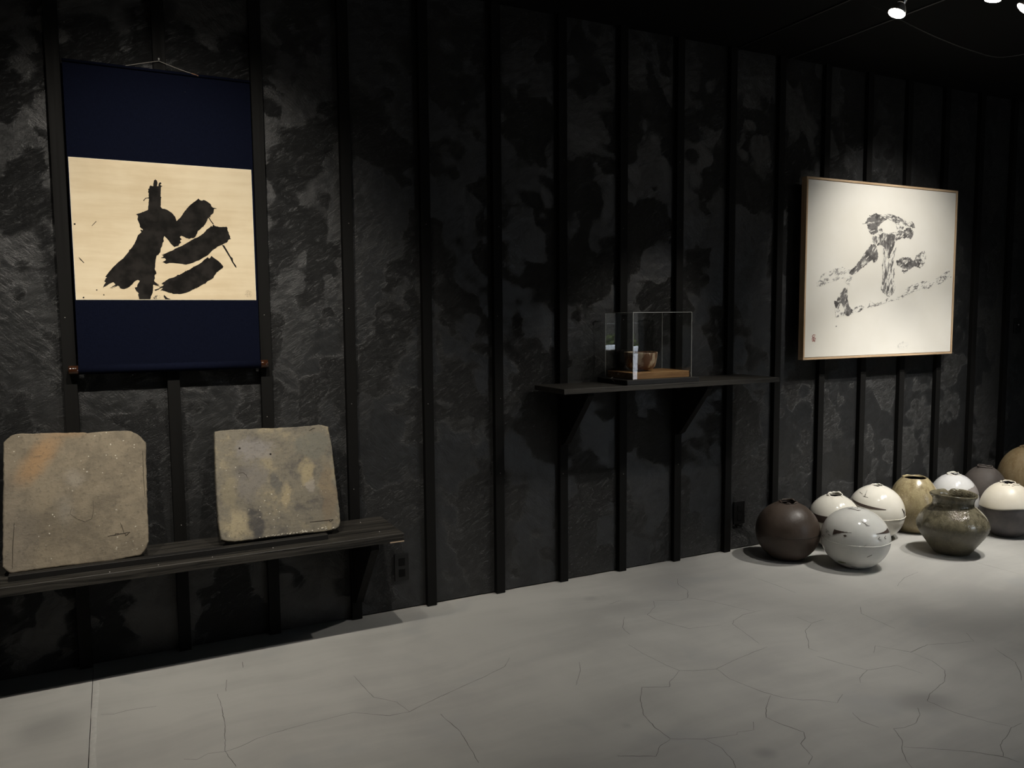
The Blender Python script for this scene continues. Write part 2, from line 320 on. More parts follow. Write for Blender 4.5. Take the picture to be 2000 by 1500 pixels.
# ---- traced outlines, metres in the plane of each sheet: (x, z) on the wall, (x, distance up the slab)
SCROLL_INK = {'trunk': [(0.1682, 2.0002), (0.1787, 1.9972), (0.1826, 2.0203), (0.1884, 2.0261), (0.1945, 2.0211), (0.1963, 2.0111), (0.1927, 1.9981), (0.1987, 1.9994), (0.2005, 2.01), (0.2063, 2.0159), (0.2112, 2.0121), (0.2058, 2.0044), (0.2141, 1.9995), (0.2084, 1.9954), (0.2067, 1.9761), (0.2055, 1.9577), (0.2087, 1.9532), (0.2064, 1.9485), (0.2048, 1.93), (0.2038, 1.9162), (0.209, 1.9082), (0.2188, 1.9069), (0.2281, 1.9037), (0.245, 1.893), (0.2574, 1.8773), (0.2631, 1.859), (0.2791, 1.876), (0.2894, 1.8929), (0.3001, 1.9074), (0.3163, 1.9269), (0.3309, 1.9394), (0.3437, 1.9494), (0.352, 1.9579), (0.3563, 1.9525), (0.3637, 1.9492), (0.3728, 1.9525), (0.3816, 1.9493), (0.3926, 1.9428), (0.3991, 1.937), (0.4033, 1.9269), (0.4098, 1.9216), (0.4234, 1.9199), (0.4119, 1.9165), (0.4111, 1.9084), (0.409, 1.8988), (0.4034, 1.8947), (0.3973, 1.8888), (0.3956, 1.8802), (0.3903, 1.8828), (0.3855, 1.874), (0.3815, 1.8644), (0.3781, 1.8572), (0.3685, 1.8426), (0.3616, 1.8376), (0.3523, 1.8277), (0.3431, 1.8203), (0.3409, 1.8108), (0.3332, 1.7964), (0.325, 1.7904), (0.3175, 1.7911), (0.3084, 1.7861), (0.3028, 1.7896), (0.2954, 1.7903), (0.2868, 1.7956), (0.2782, 1.799), (0.2722, 1.7932), (0.2789, 1.7841), (0.272, 1.7778), (0.277, 1.7709), (0.2702, 1.766), (0.2655, 1.7565), (0.2575, 1.7544), (0.25, 1.7514), (0.2374, 1.7626), (0.2272, 1.7786), (0.219, 1.7885), (0.2129, 1.7957), (0.2081, 1.7848), (0.2098, 1.7733), (0.2043, 1.7662), (0.2025, 1.7545), (0.1964, 1.7427), (0.195, 1.7288), (0.1859, 1.7169), (0.1793, 1.7121), (0.1757, 1.6981), (0.174, 1.6888), (0.1705, 1.6563), (0.1744, 1.6471), (0.1762, 1.6402), (0.1686, 1.6331), (0.1689, 1.6191), (0.1652, 1.6121), (0.1675, 1.6061), (0.1766, 1.5983), (0.1871, 1.5937), (0.1764, 1.595), (0.1881, 1.5867), (0.172, 1.5903), (0.1614, 1.5935), (0.1609, 1.5818), (0.1578, 1.5585), (0.1522, 1.5492), (0.1481, 1.5334), (0.1057, 1.5333), (0.1053, 1.5421), (0.1023, 1.5513), (0.1047, 1.5583), (0.0967, 1.5674), (0.091, 1.5812), (0.1003, 1.5832), (0.102, 1.5929), (0.1079, 1.6022), (0.1124, 1.6091), (0.1042, 1.6127), (0.0921, 1.6066), (0.0832, 1.595), (0.0745, 1.5857), (0.0637, 1.5787), (0.0532, 1.575), (0.0428, 1.5753), (0.0368, 1.5785), (0.035, 1.5862), (0.0289, 1.5876), (0.0058, 1.5759), (0.0227, 1.5875), (-0.0024, 1.5768), (0.0209, 1.592), (0.0171, 1.5988), (0.0131, 1.6024), (0.0006, 1.5964), (-0.0121, 1.5872), (-0.0204, 1.5825), (-0.0255, 1.578), (-0.02, 1.5916), (-0.0131, 1.6008), (-0.0194, 1.6052), (-0.0142, 1.6112), (-0.0157, 1.6143), (-0.0085, 1.6212), (-0.0145, 1.6234), (-0.008, 1.6326), (0.0007, 1.6441), (0.0116, 1.6579), (0.0332, 1.681), (0.0546, 1.6998), (0.0656, 1.7137), (0.0766, 1.7277), (0.0778, 1.7346), (0.0833, 1.737), (0.0989, 1.7604), (0.1073, 1.7789), (0.113, 1.7951), (0.1261, 1.8071), (0.1232, 1.8161), (0.1266, 1.8185), (0.1299, 1.8155), (0.1328, 1.8165), (0.1318, 1.821), (0.126, 1.8231), (0.1221, 1.8298), (0.1212, 1.8389), (0.1164, 1.8523), (0.1138, 1.8613), (0.1163, 1.8706), (0.1157, 1.8751), (0.1092, 1.8802), (0.1296, 1.8872), (0.1425, 1.8938), (0.1554, 1.8999), (0.1569, 1.9137), (0.1585, 1.9229), (0.1608, 1.9468), (0.1533, 1.9473), (0.1481, 1.9442), (0.1436, 1.939), (0.1422, 1.9343), (0.1393, 1.9364), (0.143, 1.9426), (0.1491, 1.9484), (0.1597, 1.9504), (0.1609, 1.9687), (0.1578, 1.9731), (0.1605, 1.9787), (0.1591, 1.9845), (0.1634, 1.9871), (0.1646, 1.994)], 'mid': [(0.4072, 1.8523), (0.4106, 1.8467), (0.416, 1.8446), (0.4241, 1.8435), (0.4295, 1.8419), (0.4387, 1.8422), (0.457, 1.843), (0.4594, 1.845), (0.4638, 1.8395), (0.4634, 1.8299), (0.4677, 1.8205), (0.4696, 1.81), (0.4739, 1.8016), (0.4727, 1.7958), (0.4768, 1.793), (0.4665, 1.7893), (0.463, 1.782), (0.4592, 1.7771), (0.4475, 1.7719), (0.4404, 1.7669), (0.4218, 1.7591), (0.4101, 1.7492), (0.3985, 1.7417), (0.3866, 1.7271), (0.3749, 1.7173), (0.3611, 1.7098), (0.3473, 1.6999), (0.3337, 1.6949), (0.32, 1.6875), (0.2931, 1.6789), (0.28, 1.6809), (0.2668, 1.6825), (0.2407, 1.6848), (0.2277, 1.6845), (0.2145, 1.6804), (0.2061, 1.6859), (0.1997, 1.6871), (0.2085, 1.692), (0.2152, 1.6968), (0.2112, 1.7037), (0.1961, 1.7042), (0.2071, 1.7105), (0.2008, 1.7141), (0.2096, 1.7176), (0.1967, 1.7182), (0.2119, 1.7223), (0.2296, 1.7321), (0.2407, 1.7361), (0.2519, 1.7444), (0.2786, 1.7569), (0.3058, 1.7742), (0.3285, 1.7891), (0.3421, 1.7944), (0.3558, 1.8043), (0.3651, 1.8117), (0.3745, 1.8216), (0.3792, 1.8288), (0.3931, 1.8389), (0.397, 1.8452), (0.4023, 1.8426)], 'spike': [(0.4381, 1.7658), (0.4472, 1.7647), (0.4537, 1.7529), (0.4588, 1.7435), (0.4709, 1.7198), (0.4744, 1.715), (0.4798, 1.7113), (0.4816, 1.6959), (0.4873, 1.6864), (0.4926, 1.6792), (0.4945, 1.6682), (0.4878, 1.6743), (0.4825, 1.6839), (0.4755, 1.6958), (0.4683, 1.7125), (0.4626, 1.722), (0.451, 1.7432)], 'hair': [(0.3871, 1.8807), (0.3903, 1.8828), (0.3987, 1.8676), (0.4095, 1.8533), (0.4045, 1.8522), (0.3959, 1.8651)], 'low': [(0.3793, 1.7126), (0.3845, 1.707), (0.3891, 1.7105), (0.393, 1.7177), (0.3996, 1.7131), (0.4151, 1.7016), (0.4218, 1.6969), (0.4284, 1.6899), (0.4406, 1.6734), (0.4366, 1.6661), (0.4225, 1.6562), (0.4131, 1.6488), (0.4011, 1.6319), (0.3985, 1.6247), (0.3845, 1.6149), (0.373, 1.61), (0.3659, 1.6003), (0.3568, 1.5978), (0.3338, 1.5833), (0.3111, 1.5736), (0.3042, 1.5679), (0.2839, 1.5592), (0.2616, 1.5544), (0.2485, 1.5562), (0.2354, 1.5552), (0.229, 1.5599), (0.2182, 1.5612), (0.2097, 1.5654), (0.2012, 1.5681), (0.1948, 1.5709), (0.186, 1.5671), (0.1973, 1.5798), (0.1921, 1.5798), (0.1824, 1.583), (0.1955, 1.5877), (0.2022, 1.5939), (0.1916, 1.597), (0.2116, 1.6113), (0.225, 1.6199), (0.2382, 1.6238), (0.2515, 1.6296), (0.2552, 1.6344), (0.265, 1.6369), (0.2785, 1.6442), (0.2876, 1.6514), (0.3056, 1.6588), (0.3216, 1.671), (0.3329, 1.6759), (0.3559, 1.6907), (0.363, 1.7003), (0.3699, 1.7052)], 'drip': [(0.2005, 1.5518), (0.2055, 1.5471), (0.2129, 1.5391), (0.2266, 1.5335), (0.2049, 1.5335), (0.1993, 1.5438)], 'blot': [(0.1591, 1.539), (0.168, 1.5483), (0.1789, 1.5512), (0.1882, 1.547), (0.187, 1.5391), (0.1739, 1.5344), (0.1631, 1.5343)], 'strand': [(0.1648, 1.5726), (0.18, 1.5773), (0.1954, 1.5845), (0.182, 1.5736), (0.1689, 1.5679)], 'speck1': [(-0.1099, 1.8306), (-0.1108, 1.8282), (-0.113, 1.8269), (-0.1154, 1.8272), (-0.1168, 1.829), (-0.1167, 1.8315), (-0.115, 1.8334), (-0.1126, 1.834), (-0.1106, 1.8328)], 'speck2': [(-0.093, 1.5396), (-0.0938, 1.5375), (-0.0958, 1.5364), (-0.0979, 1.5368), (-0.0992, 1.5385), (-0.0991, 1.5407), (-0.0976, 1.5424), (-0.0955, 1.5428), (-0.0936, 1.5417)], 'speck3': [(-0.0207, 1.5508), (-0.0213, 1.5492), (-0.0228, 1.5483), (-0.0245, 1.5486), (-0.0255, 1.5499), (-0.0254, 1.5516), (-0.0243, 1.5529), (-0.0226, 1.5532), (-0.0212, 1.5523)], 'speck4': [(-0.0449, 1.5701), (-0.0456, 1.5685), (-0.0471, 1.5677), (-0.0487, 1.568), (-0.0497, 1.5692), (-0.0496, 1.5709), (-0.0485, 1.5722), (-0.0468, 1.5725), (-0.0454, 1.5717)], 'scratch1': [(-0.1059, 1.7011), (-0.0987, 1.6937), (-0.0867, 1.6784), (-0.0892, 1.6774), (-0.1016, 1.6914)], 'scratch2': [(-0.0373, 1.8454), (-0.0357, 1.8441), (-0.0514, 1.826), (-0.0542, 1.8254)]}
SCROLL_SEAL = [(0.5398, 1.5572), (0.5531, 1.5573)]
PAINT_INK = {'crown': [(4.3083, 2.0188), (4.3282, 2.0231), (4.3476, 2.0395), (4.3545, 2.0553), (4.369, 2.0715), (4.3965, 2.0798), (4.4165, 2.0877), (4.438, 2.094), (4.4512, 2.0842), (4.4678, 2.0868), (4.4967, 2.076), (4.5256, 2.0669), (4.5391, 2.057), (4.511, 2.0469), (4.4921, 2.0338), (4.4708, 2.0207), (4.4547, 2.006), (4.449, 1.9901), (4.4626, 1.9732), (4.4373, 1.9653), (4.4148, 1.9522), (4.3891, 1.9573), (4.3759, 1.9698), (4.365, 1.9884), (4.3566, 2.0079), (4.3508, 2.0241), (4.3309, 2.0189)], 'arc_dry': [(4.4734, 2.0783), (4.5092, 2.0853), (4.561, 2.0913), (4.6005, 2.088), (4.6404, 2.0829), (4.6808, 2.0724), (4.7218, 2.0565), (4.7626, 2.0512), (4.7923, 2.0544), (4.8068, 2.0362), (4.8133, 2.0158), (4.7849, 2.0128), (4.7574, 2.0188), (4.7343, 2.0232), (4.7104, 2.0168), (4.695, 2.002), (4.6648, 1.9918), (4.6445, 1.9981), (4.6278, 2.0151), (4.6296, 2.0329), (4.6052, 2.0442), (4.576, 2.0516), (4.5391, 2.057), (4.5101, 2.067)], 'brow': [(4.6387, 1.9802), (4.6608, 1.9917), (4.6983, 1.9896), (4.7217, 2.0048), (4.7508, 2.0159), (4.7783, 2.009), (4.7984, 1.9882), (4.8008, 1.9686), (4.7893, 1.9538), (4.7751, 1.9389), (4.7546, 1.9417), (4.7298, 1.9516), (4.7115, 1.9402), (4.687, 1.9464), (4.6636, 1.9349), (4.648, 1.9273), (4.6299, 1.916), (4.6236, 1.9371), (4.6304, 1.9603)], 'stem': [(4.4024, 1.9448), (4.4381, 1.9479), (4.4578, 1.9381), (4.4789, 1.9564), (4.5147, 1.9648), (4.554, 1.961), (4.593, 1.9695), (4.6226, 1.9583), (4.6188, 1.9262), (4.6163, 1.8951), (4.6031, 1.8681), (4.5857, 1.8454), (4.5716, 1.8096), (4.5589, 1.8005), (4.5498, 1.8268), (4.5394, 1.853), (4.5215, 1.8745), (4.5001, 1.887), (4.4765, 1.8933), (4.4535, 1.889), (4.4277, 1.8917), (4.4065, 1.9101)], 'cheek_dry': [(4.4562, 1.973), (4.4618, 1.9924), (4.4808, 2.0002), (4.4979, 1.9921), (4.5013, 1.9747), (4.5407, 1.9658), (4.5928, 1.9739), (4.6321, 1.9799), (4.6228, 1.953), (4.5674, 1.9553), (4.5151, 1.9577), (4.474, 1.9492), (4.4506, 1.9553)], 'stem_dry': [(4.4975, 1.8869), (4.5191, 1.87), (4.548, 1.809), (4.5597, 1.7828), (4.5808, 1.8099), (4.605, 1.8549), (4.6368, 1.8825), (4.6284, 1.8378), (4.6115, 1.8017), (4.619, 1.7574), (4.6291, 1.713), (4.6232, 1.6682), (4.6387, 1.6236), (4.6273, 1.5832), (4.6017, 1.5624), (4.5797, 1.5534), (4.5487, 1.5676), (4.519, 1.587), (4.4996, 1.6117), (4.5084, 1.649), (4.5134, 1.711), (4.5031, 1.7638), (4.5193, 1.8083)], 'left_arm': [(4.3946, 1.8906), (4.4213, 1.8932), (4.4409, 1.8851), (4.4549, 1.8593), (4.4638, 1.8315), (4.4602, 1.7981), (4.443, 1.7784), (4.42, 1.7761), (4.4089, 1.7968), (4.3878, 1.7832), (4.3632, 1.7626), (4.3347, 1.7498), (4.3076, 1.7354), (4.2832, 1.7176), (4.2564, 1.7016), (4.2244, 1.6933), (4.1994, 1.7006), (4.2036, 1.7188), (4.2326, 1.7366), (4.263, 1.7544), (4.2747, 1.772), (4.299, 1.7898), (4.3229, 1.819), (4.347, 1.8457), (4.3714, 1.8673)], 'left_dry': [(4.1967, 1.7058), (4.2146, 1.7233), (4.1712, 1.7311), (4.1402, 1.7408), (4.1102, 1.7299), (4.0798, 1.7336), (4.0384, 1.7158), (3.9911, 1.7023), (3.9537, 1.6891), (3.9426, 1.6679), (3.9103, 1.6506), (3.9173, 1.6171), (3.9585, 1.6174), (3.9914, 1.6262), (4.029, 1.6419), (4.0827, 1.6561), (4.1367, 1.6722), (4.1796, 1.6728), (4.1745, 1.6452), (4.206, 1.6283), (4.2136, 1.6543), (4.2349, 1.6805)], 'right_dot': [(4.6412, 1.7918), (4.67, 1.8032), (4.7001, 1.8182), (4.7312, 1.8154), (4.7607, 1.8216), (4.7887, 1.806), (4.8095, 1.8011), (4.843, 1.8164), (4.8718, 1.8444), (4.9041, 1.838), (4.9232, 1.8184), (4.9205, 1.791), (4.9078, 1.7679), (4.8771, 1.7463), (4.8459, 1.7602), (4.8183, 1.7633), (4.789, 1.7473), (4.7584, 1.7332), (4.7415, 1.7194), (4.719, 1.7091), (4.6981, 1.7231), (4.7037, 1.7457), (4.6764, 1.7541), (4.6492, 1.7652)], 'right_dry': [(4.8229, 1.8069), (4.8352, 1.8343), (4.8755, 1.8536), (4.9163, 1.8684), (4.9357, 1.8461), (4.9321, 1.8095), (4.9173, 1.7726), (4.8918, 1.8085), (4.8636, 1.8169)], 'foot': [(4.1682, 1.6168), (4.1811, 1.6022), (4.188, 1.6152), (4.1895, 1.5764), (4.1931, 1.5462), (4.2045, 1.5072), (4.2203, 1.4855), (4.2457, 1.4706), (4.2316, 1.4507), (4.205, 1.4308), (4.1825, 1.438), (4.1599, 1.4485), (4.1688, 1.4727), (4.1556, 1.4986), (4.1365, 1.5159), (4.1213, 1.4987), (4.1149, 1.4746), (4.0926, 1.485), (4.0772, 1.5073), (4.0741, 1.5279), (4.0957, 1.5331), (4.107, 1.5545), (4.1293, 1.546), (4.1257, 1.5761), (4.146, 1.5891), (4.1539, 1.6063)], 'foot_dry': [(4.083, 1.4816), (4.1196, 1.4798), (4.1572, 1.4554), (4.1826, 1.4362), (4.1333, 1.4383), (4.0974, 1.4213), (4.0867, 1.4472)], 'base_dry': [(4.2073, 1.436), (4.2335, 1.4637), (4.2675, 1.4897), (4.3044, 1.5071), (4.3366, 1.4939), (4.3741, 1.5088), (4.4051, 1.5291), (4.4573, 1.5141), (4.5089, 1.523), (4.5603, 1.5444), (4.6261, 1.5518), (4.6994, 1.561), (4.7311, 1.6018), (4.7707, 1.6248), (4.8382, 1.6436), (4.9135, 1.6628), (4.9908, 1.6619), (5.0604, 1.6877), (5.1095, 1.707), (5.1428, 1.7541), (5.175, 1.7501), (5.2075, 1.6945), (5.1475, 1.6749), (5.0986, 1.6464), (5.0347, 1.6365), (4.9792, 1.6156), (4.9096, 1.6059), (4.8407, 1.5962), (4.78, 1.5749), (4.7203, 1.5475), (4.6403, 1.5338), (4.5876, 1.5248), (4.5226, 1.5087), (4.4582, 1.4937), (4.394, 1.4912), (4.3375, 1.472), (4.2814, 1.4547), (4.2442, 1.4462)], 'spark': [(4.0932, 1.3697), (4.1016, 1.373), (4.1042, 1.3678), (4.0947, 1.3636)], 'smudge': [(4.6812, 1.2437), (4.7345, 1.2608), (4.7897, 1.2504), (4.7806, 1.2139), (4.7237, 1.2043), (4.6823, 1.2209)]}
SLAB1 = [(-0.3948, 0.5046), (-0.3838, 0.5166), (-0.3692, 0.5297), (-0.3473, 0.535), (-0.2962, 0.5329), (-0.2293, 0.5296), (-0.1688, 0.5265), (-0.1151, 0.5229), (-0.1074, 0.5205), (-0.0879, 0.5218), (-0.0288, 0.5219), (0.0111, 0.5204), (0.0512, 0.5165), (0.071, 0.504), (0.0866, 0.4891), (0.0941, 0.477), (0.1037, 0.4648), (0.1045, 0.4395), (0.1012, 0.376), (0.0985, 0.2859), (0.0955, 0.1748), (0.0952, 0.1088), (0.0927, 0.0609), (0.0834, 0.0361), (0.0704, 0.0162), (0.0621, 0.0087), (-0.0512, 0.0013), (-0.223, 0.0054), (-0.3797, 0.0041), (-0.3866, 0.0072), (-0.407, 0.0303)]
SLAB2 = [(0.3721, 0.4852), (0.3753, 0.4924), (0.4206, 0.4936), (0.4487, 0.4946), (0.5089, 0.4921), (0.5808, 0.4896), (0.6357, 0.4879), (0.6914, 0.4867), (0.7479, 0.4865), (0.8016, 0.4879), (0.821, 0.4893), (0.8437, 0.4837), (0.8625, 0.4764), (0.8624, 0.4566), (0.8676, 0.4126), (0.8697, 0.377), (0.8694, 0.3181), (0.8703, 0.2713), (0.8712, 0.2246), (0.8724, 0.1627), (0.8735, 0.1013), (0.8709, 0.0407), (0.863, 0.0209), (0.8449, 0.0119), (0.7953, 0.0088), (0.6842, 0.012), (0.5408, 0.0143), (0.4847, 0.0127), (0.4194, 0.0142), (0.3859, 0.0205), (0.368, 0.0299), (0.3646, 0.0534), (0.3615, 0.1035), (0.3621, 0.1606), (0.3622, 0.2182), (0.3634, 0.2833), (0.3658, 0.3562), (0.3692, 0.4296)]
FLOOR_CRACKS = [[(2.144, -0.603), (2.064, -0.706), (2.049, -0.759), (2.047, -0.788)], [(1.976, -0.88), (1.978, -0.99), (1.993, -1.113), (2.01, -1.19), (2.072, -1.223), (2.154, -1.247), (2.233, -1.227), (2.395, -1.197), (2.495, -1.182)], [(2.01, -1.19), (1.947, -1.232), (1.914, -1.249), (1.885, -1.285), (1.788, -1.238), (1.716, -1.326), (1.665, -1.418), (1.648, -1.509), (1.647, -1.595), (1.748, -1.648), (1.87, -1.678), (1.881, -1.666), (1.942, -1.68), (1.981, -1.639)], [(1.647, -1.595), (1.588, -1.614), (1.538, -1.659), (1.491, -1.632), (1.427, -1.598)], [(1.748, -1.648), (1.764, -1.722), (1.745, -1.798), (1.723, -1.831)], [(2.154, -1.247), (2.14, -1.338), (2.157, -1.41), (2.176, -1.489), (2.214, -1.557), (2.262, -1.603), (2.308, -1.627), (2.358, -1.679), (2.43, -1.64)], [(2.182, -1.519), (2.094, -1.585), (2.045, -1.635), (2.061, -1.708), (2.086, -1.773), (2.06, -1.802), (2.018, -1.822), (1.992, -1.896), (1.945, -1.925)], [(2.789, -0.844), (2.667, -0.848), (2.577, -0.882), (2.543, -0.912), (2.528, -0.982), (2.491, -1.138)], [(2.874, -0.991), (2.877, -1.08), (2.963, -1.071)], [(2.877, -1.08), (2.779, -1.13), (2.692, -1.231), (2.645, -1.275), (2.652, -1.319)], [(2.719, -0.281), (2.665, -0.359), (2.655, -0.448), (2.58, -0.54), (2.659, -0.642), (2.702, -0.745), (2.748, -0.84)], [(2.58, -0.54), (2.528, -0.55), (2.414, -0.489)], [(2.259, -0.407), (2.174, -0.428)], [(2.398, -0.492), (2.357, -0.561), (2.26, -0.631), (2.258, -0.697), (2.29, -0.778), (2.326, -0.86), (2.491, -0.9)], [(3.254, -1.038), (3.182, -1.104), (3.174, -1.183), (3.163, -1.303)], [(2.855, -1.439), (2.92, -1.393), (2.964, -1.457), (2.998, -1.509), (3.13, -1.49), (3.252, -1.535), (3.342, -1.56), (3.4, -1.489)], [(2.998, -1.509), (2.999, -1.605), (2.965, -1.686), (2.87, -1.751), (2.722, -1.793), (2.665, -1.824), (2.675, -1.927), (2.721, -2.026), (2.754, -2.079)], [(2.611, -1.35), (2.642, -1.443), (2.689, -1.54), (2.834, -1.568), (2.858, -1.665)], [(2.689, -1.54), (2.6, -1.575), (2.57, -1.605)], [(2.588, -1.843), (2.549, -1.88), (2.484, -1.91), (2.42, -1.913), (2.381, -1.901), (2.339, -1.965), (2.277, -2.014), (2.244, -2.05), (2.222, -2.091)], [(2.347, -1.756), (2.324, -1.809), (2.342, -1.872)], [(2.308, -1.998), (2.383, -2.045), (2.484, -2.122), (2.544, -2.184), (2.556, -2.228)], [(2.544, -2.184), (2.603, -2.136), (2.682, -2.111), (2.75, -2.085), (2.813, -2.083)], [(4.453, -0.629), (4.431, -0.874), (4.442, -1.123)], [(3.108, -0.454), (3.122, -0.602), (3.124, -0.745)], [(3.678, -0.92), (3.825, -0.85), (3.979, -0.821)], [(3.35, -1.647), (3.291, -1.772), (3.204, -1.847), (3.146, -1.885)], [(1.691, -0.929), (1.649, -1.005), (1.569, -1.101)], [(0.429, -0.263), (0.424, -0.322)], [(0.348, -0.408), (0.333, -0.511)], [(0.3, -0.52), (0.303, -0.631), (0.298, -0.759), (0.276, -0.962), (0.283, -1.014), (0.295, -1.078)], [(0.146, -0.953), (0.184, -0.973), (0.222, -0.954), (0.276, -0.967), (0.327, -0.958), (0.388, -0.928), (0.488, -0.915)], [(-0.103, -0.491), (-0.056, -0.506), (-0.008, -0.499), (0.04, -0.506), (0.084, -0.516)], [(0.488, -0.914), (0.598, -0.907), (0.73, -0.908), (0.84, -0.992), (0.916, -0.998), (1.036, -0.95), (1.173, -0.903), (1.291, -0.864), (1.392, -0.821), (1.449, -0.756)], [(1.01, -1.068), (1.027, -1.219), (1.004, -1.423)], [(0.916, -0.998), (0.897, -0.908), (0.832, -0.828), (0.812, -0.612)]]
PAINT_SEAL = (3.9044, 1.2975)

PLASTER = m_plaster(); BATTEN = m_batten(); CONC = m_concrete(); INDIGO = m_indigo(); PAPER = m_paper()
BLACKWOOD = m_wood('charred_black_wood', (0.010,0.0095,0.0085), (0.046,0.042,0.036), 0.5, 'x', 75, 0.3, 0.7)
BLACKPLAIN = m_plain('black_painted_wood', (0.012,0.0115,0.011), 0.55, 0.3)
CEIL = m_plain('black_ceiling_paint', (0.0045,0.0045,0.0045), 0.85, 0.15, 0.2, 3)
GAP = m_plain('shadow_gap_black', (0.006,0.006,0.006), 0.9, 0.1)
NAIL = m_plain('pale_nail_head', (0.32,0.31,0.29), 0.5, 0.5)

# ------------------------------------------------------------------ floor
JX = -0.134
fl = obj('floor', box(-2.6, 7.4, -5.4, 0.1, -0.12, -0.010), GAP); tag(fl, kind='structure')
obj('concrete_slab', box(-2.6, JX-0.0012, -5.4, 0.02, -0.010, 0.0), CONC, fl)
obj('concrete_slab', box(JX+0.0012, 7.4, -5.4, 0.02, -0.010, 0.0), CONC, fl)
CRK = m_plain('hairline_crack_dirt', (0.10,0.095,0.085), 0.9, 0.1, 0.4, 8)
for k, pts in enumerate(FLOOR_CRACKS):
    q = refine(pts, 0.012, 0.003, 26, k*1.7, closed=False) + [Vector(pts[-1])]
    bm = bmesh.new(); A = []
    for t, p in enumerate(q):
        d = q[min(t+1, len(q)-1)]-q[max(t-1, 0)]; d = d/max(d.length, 1e-6); nn = Vector((-d.y, d.x))
        ww = 0.0009*(0.45+1.0*abs(noise.noise(Vector((p.x*9, p.y*9, k))))+0.25*math.sin(PI*t/max(1, len(q)-1)))
        A.append((bm.verts.new((p.x+nn.x*ww, p.y+nn.y*ww, 0.0002)), bm.verts.new((p.x-nn.x*ww, p.y-nn.y*ww, 0.0002))))
    for t in range(len(A)-1): bm.faces.new((A[t][0], A[t][1], A[t+1][1], A[t+1][0]))
    obj('hairline_crack', bm, CRK, fl)
# pale mortar ridge beside the saw-cut joint
bm = bmesh.new(); ring = []
for i in range(60):
    y = -0.20 - i*0.018
    wv = 0.010 + 0.006*noise.noise(Vector((0, y*6, 3))); xo = JX + 0.012 + 0.007*noise.noise(Vector((4, y*5, 1)))
    hgt = 0.0012 + 0.0008*noise.noise(Vector((1, y*14, 7)))
    ring.append([bm.verts.new((xo-wv, y, 0.0)), bm.verts.new((xo-wv*0.4, y, hgt)), bm.verts.new((xo+wv*0.5, y, hgt)), bm.verts.new((xo+wv, y, 0.0))])
for i in range(59):
    for k in range(3): bm.faces.new((ring[i][k], ring[i][k+1], ring[i+1][k+1], ring[i+1][k]))
obj('mortar_smear', bm, m_plain('pale_mortar', (0.44,0.435,0.415), 0.7, 0.2, 0.2, 40), fl, smooth=True)

# ------------------------------------------------------------------ back wall: battens and trowelled plaster panels
CZ = 3.0
wall = obj('wall_back', box(-2.6, 7.4, 0.012, 0.14, 0.0, CZ), GAP); tag(wall, kind='structure')
BX0, BS, BW = -0.1844, 0.38462, 0.0489
def bxl(i): return BX0 + BS*i
def relief(x, z):
    v = Vector((x*2.2, z*2.2, 5.0))
    wv = Vector((x + 0.12*noise.noise(v) + 0.03*noise.noise(v*5), z + 0.12*noise.noise(v+Vector((9,2,1))) + 0.03*noise.noise(v*5+Vector((3,3,3))), 0))
    d, p = noise.voronoi(Vector((wv.x*5.2, wv.y*4.0, 0.3)))
    e = d[1]-d[0]
    def facet(q):
        cellv = noise.noise(q*7.3)
        tilt = (wv.x*5.2-q.x)*cellv + (wv.y*4.0-q.y)*noise.noise(q*3.1+Vector((4,4,4)))
        return 0.0042*tilt + 0.0015*cellv
    k = 0.5*max(0.0, 1-e/0.09)
    h = facet(p[0])*(1-k) + facet(p[1])*k
    h += 0.0025*noise.noise(Vector((x*5, z*7, 1.7)))
    h += 0.0008*max(0.0, 1-e/0.10)*max(0.0, noise.noise(Vector((x*4, z*4, 8)))+0.15)
    h += 0.0016*noise.noise(Vector((x*22+z*9, z*34-x*12, 2.2)))
    return h
def trowel(x, z):
    """per-stroke pigment, grit and polish of the hand-trowelled coat"""
    v = Vector((x*2.2, z*2.2, 5.0))
    wx = x + 0.14*noise.noise(v) + 0.03*noise.noise(v*5) + 0.012*noise.noise(v*14); wz = z + 0.14*noise.noise(v+Vector((9,2,1))) + 0.03*noise.noise(v*5+Vector((3,3,3))) + 0.012*noise.noise(v*14+Vector((2,8,2)))
    d, p = noise.voronoi(Vector((wx*8.5, wz*6.0, 0.3)))
    k = 0.5*max(0.0, 1-(d[1]-d[0])/0.13)
    f1 = lambda q: 0.5+1.6*noise.noise(q*5.1)
    f2 = lambda q: 0.5+1.5*noise.noise(q*2.7+Vector((8,1,4)))
    c1 = f1(p[0])*(1-k)+f1(p[1])*k; c2 = f2(p[0])*(1-k)+f2(p[1])*k
    n1 = 0.5+0.7*noise.noise(Vector((wx*9, wz*9, 4.4)))+0.55*noise.noise(Vector((wx*24-wz*10, wz*24+wx*10, 1.4)))+0.4*noise.noise(Vector((wx*55, wz*55, 6.4)))
    grit = max(0.0, min(1.0, 0.7*c2 + 2.0*noise.noise(Vector((x*3.3, z*3.3, 9.1))) + 0.9*noise.noise(Vector((x*9-z*5, z*13+x*7, 2)))))
    cl = lambda q: max(0.0, min(1.0, q))
    return (cl(0.42*c1+0.58*n1), grit, cl(0.6*c1+0.5*c2), 1.0)
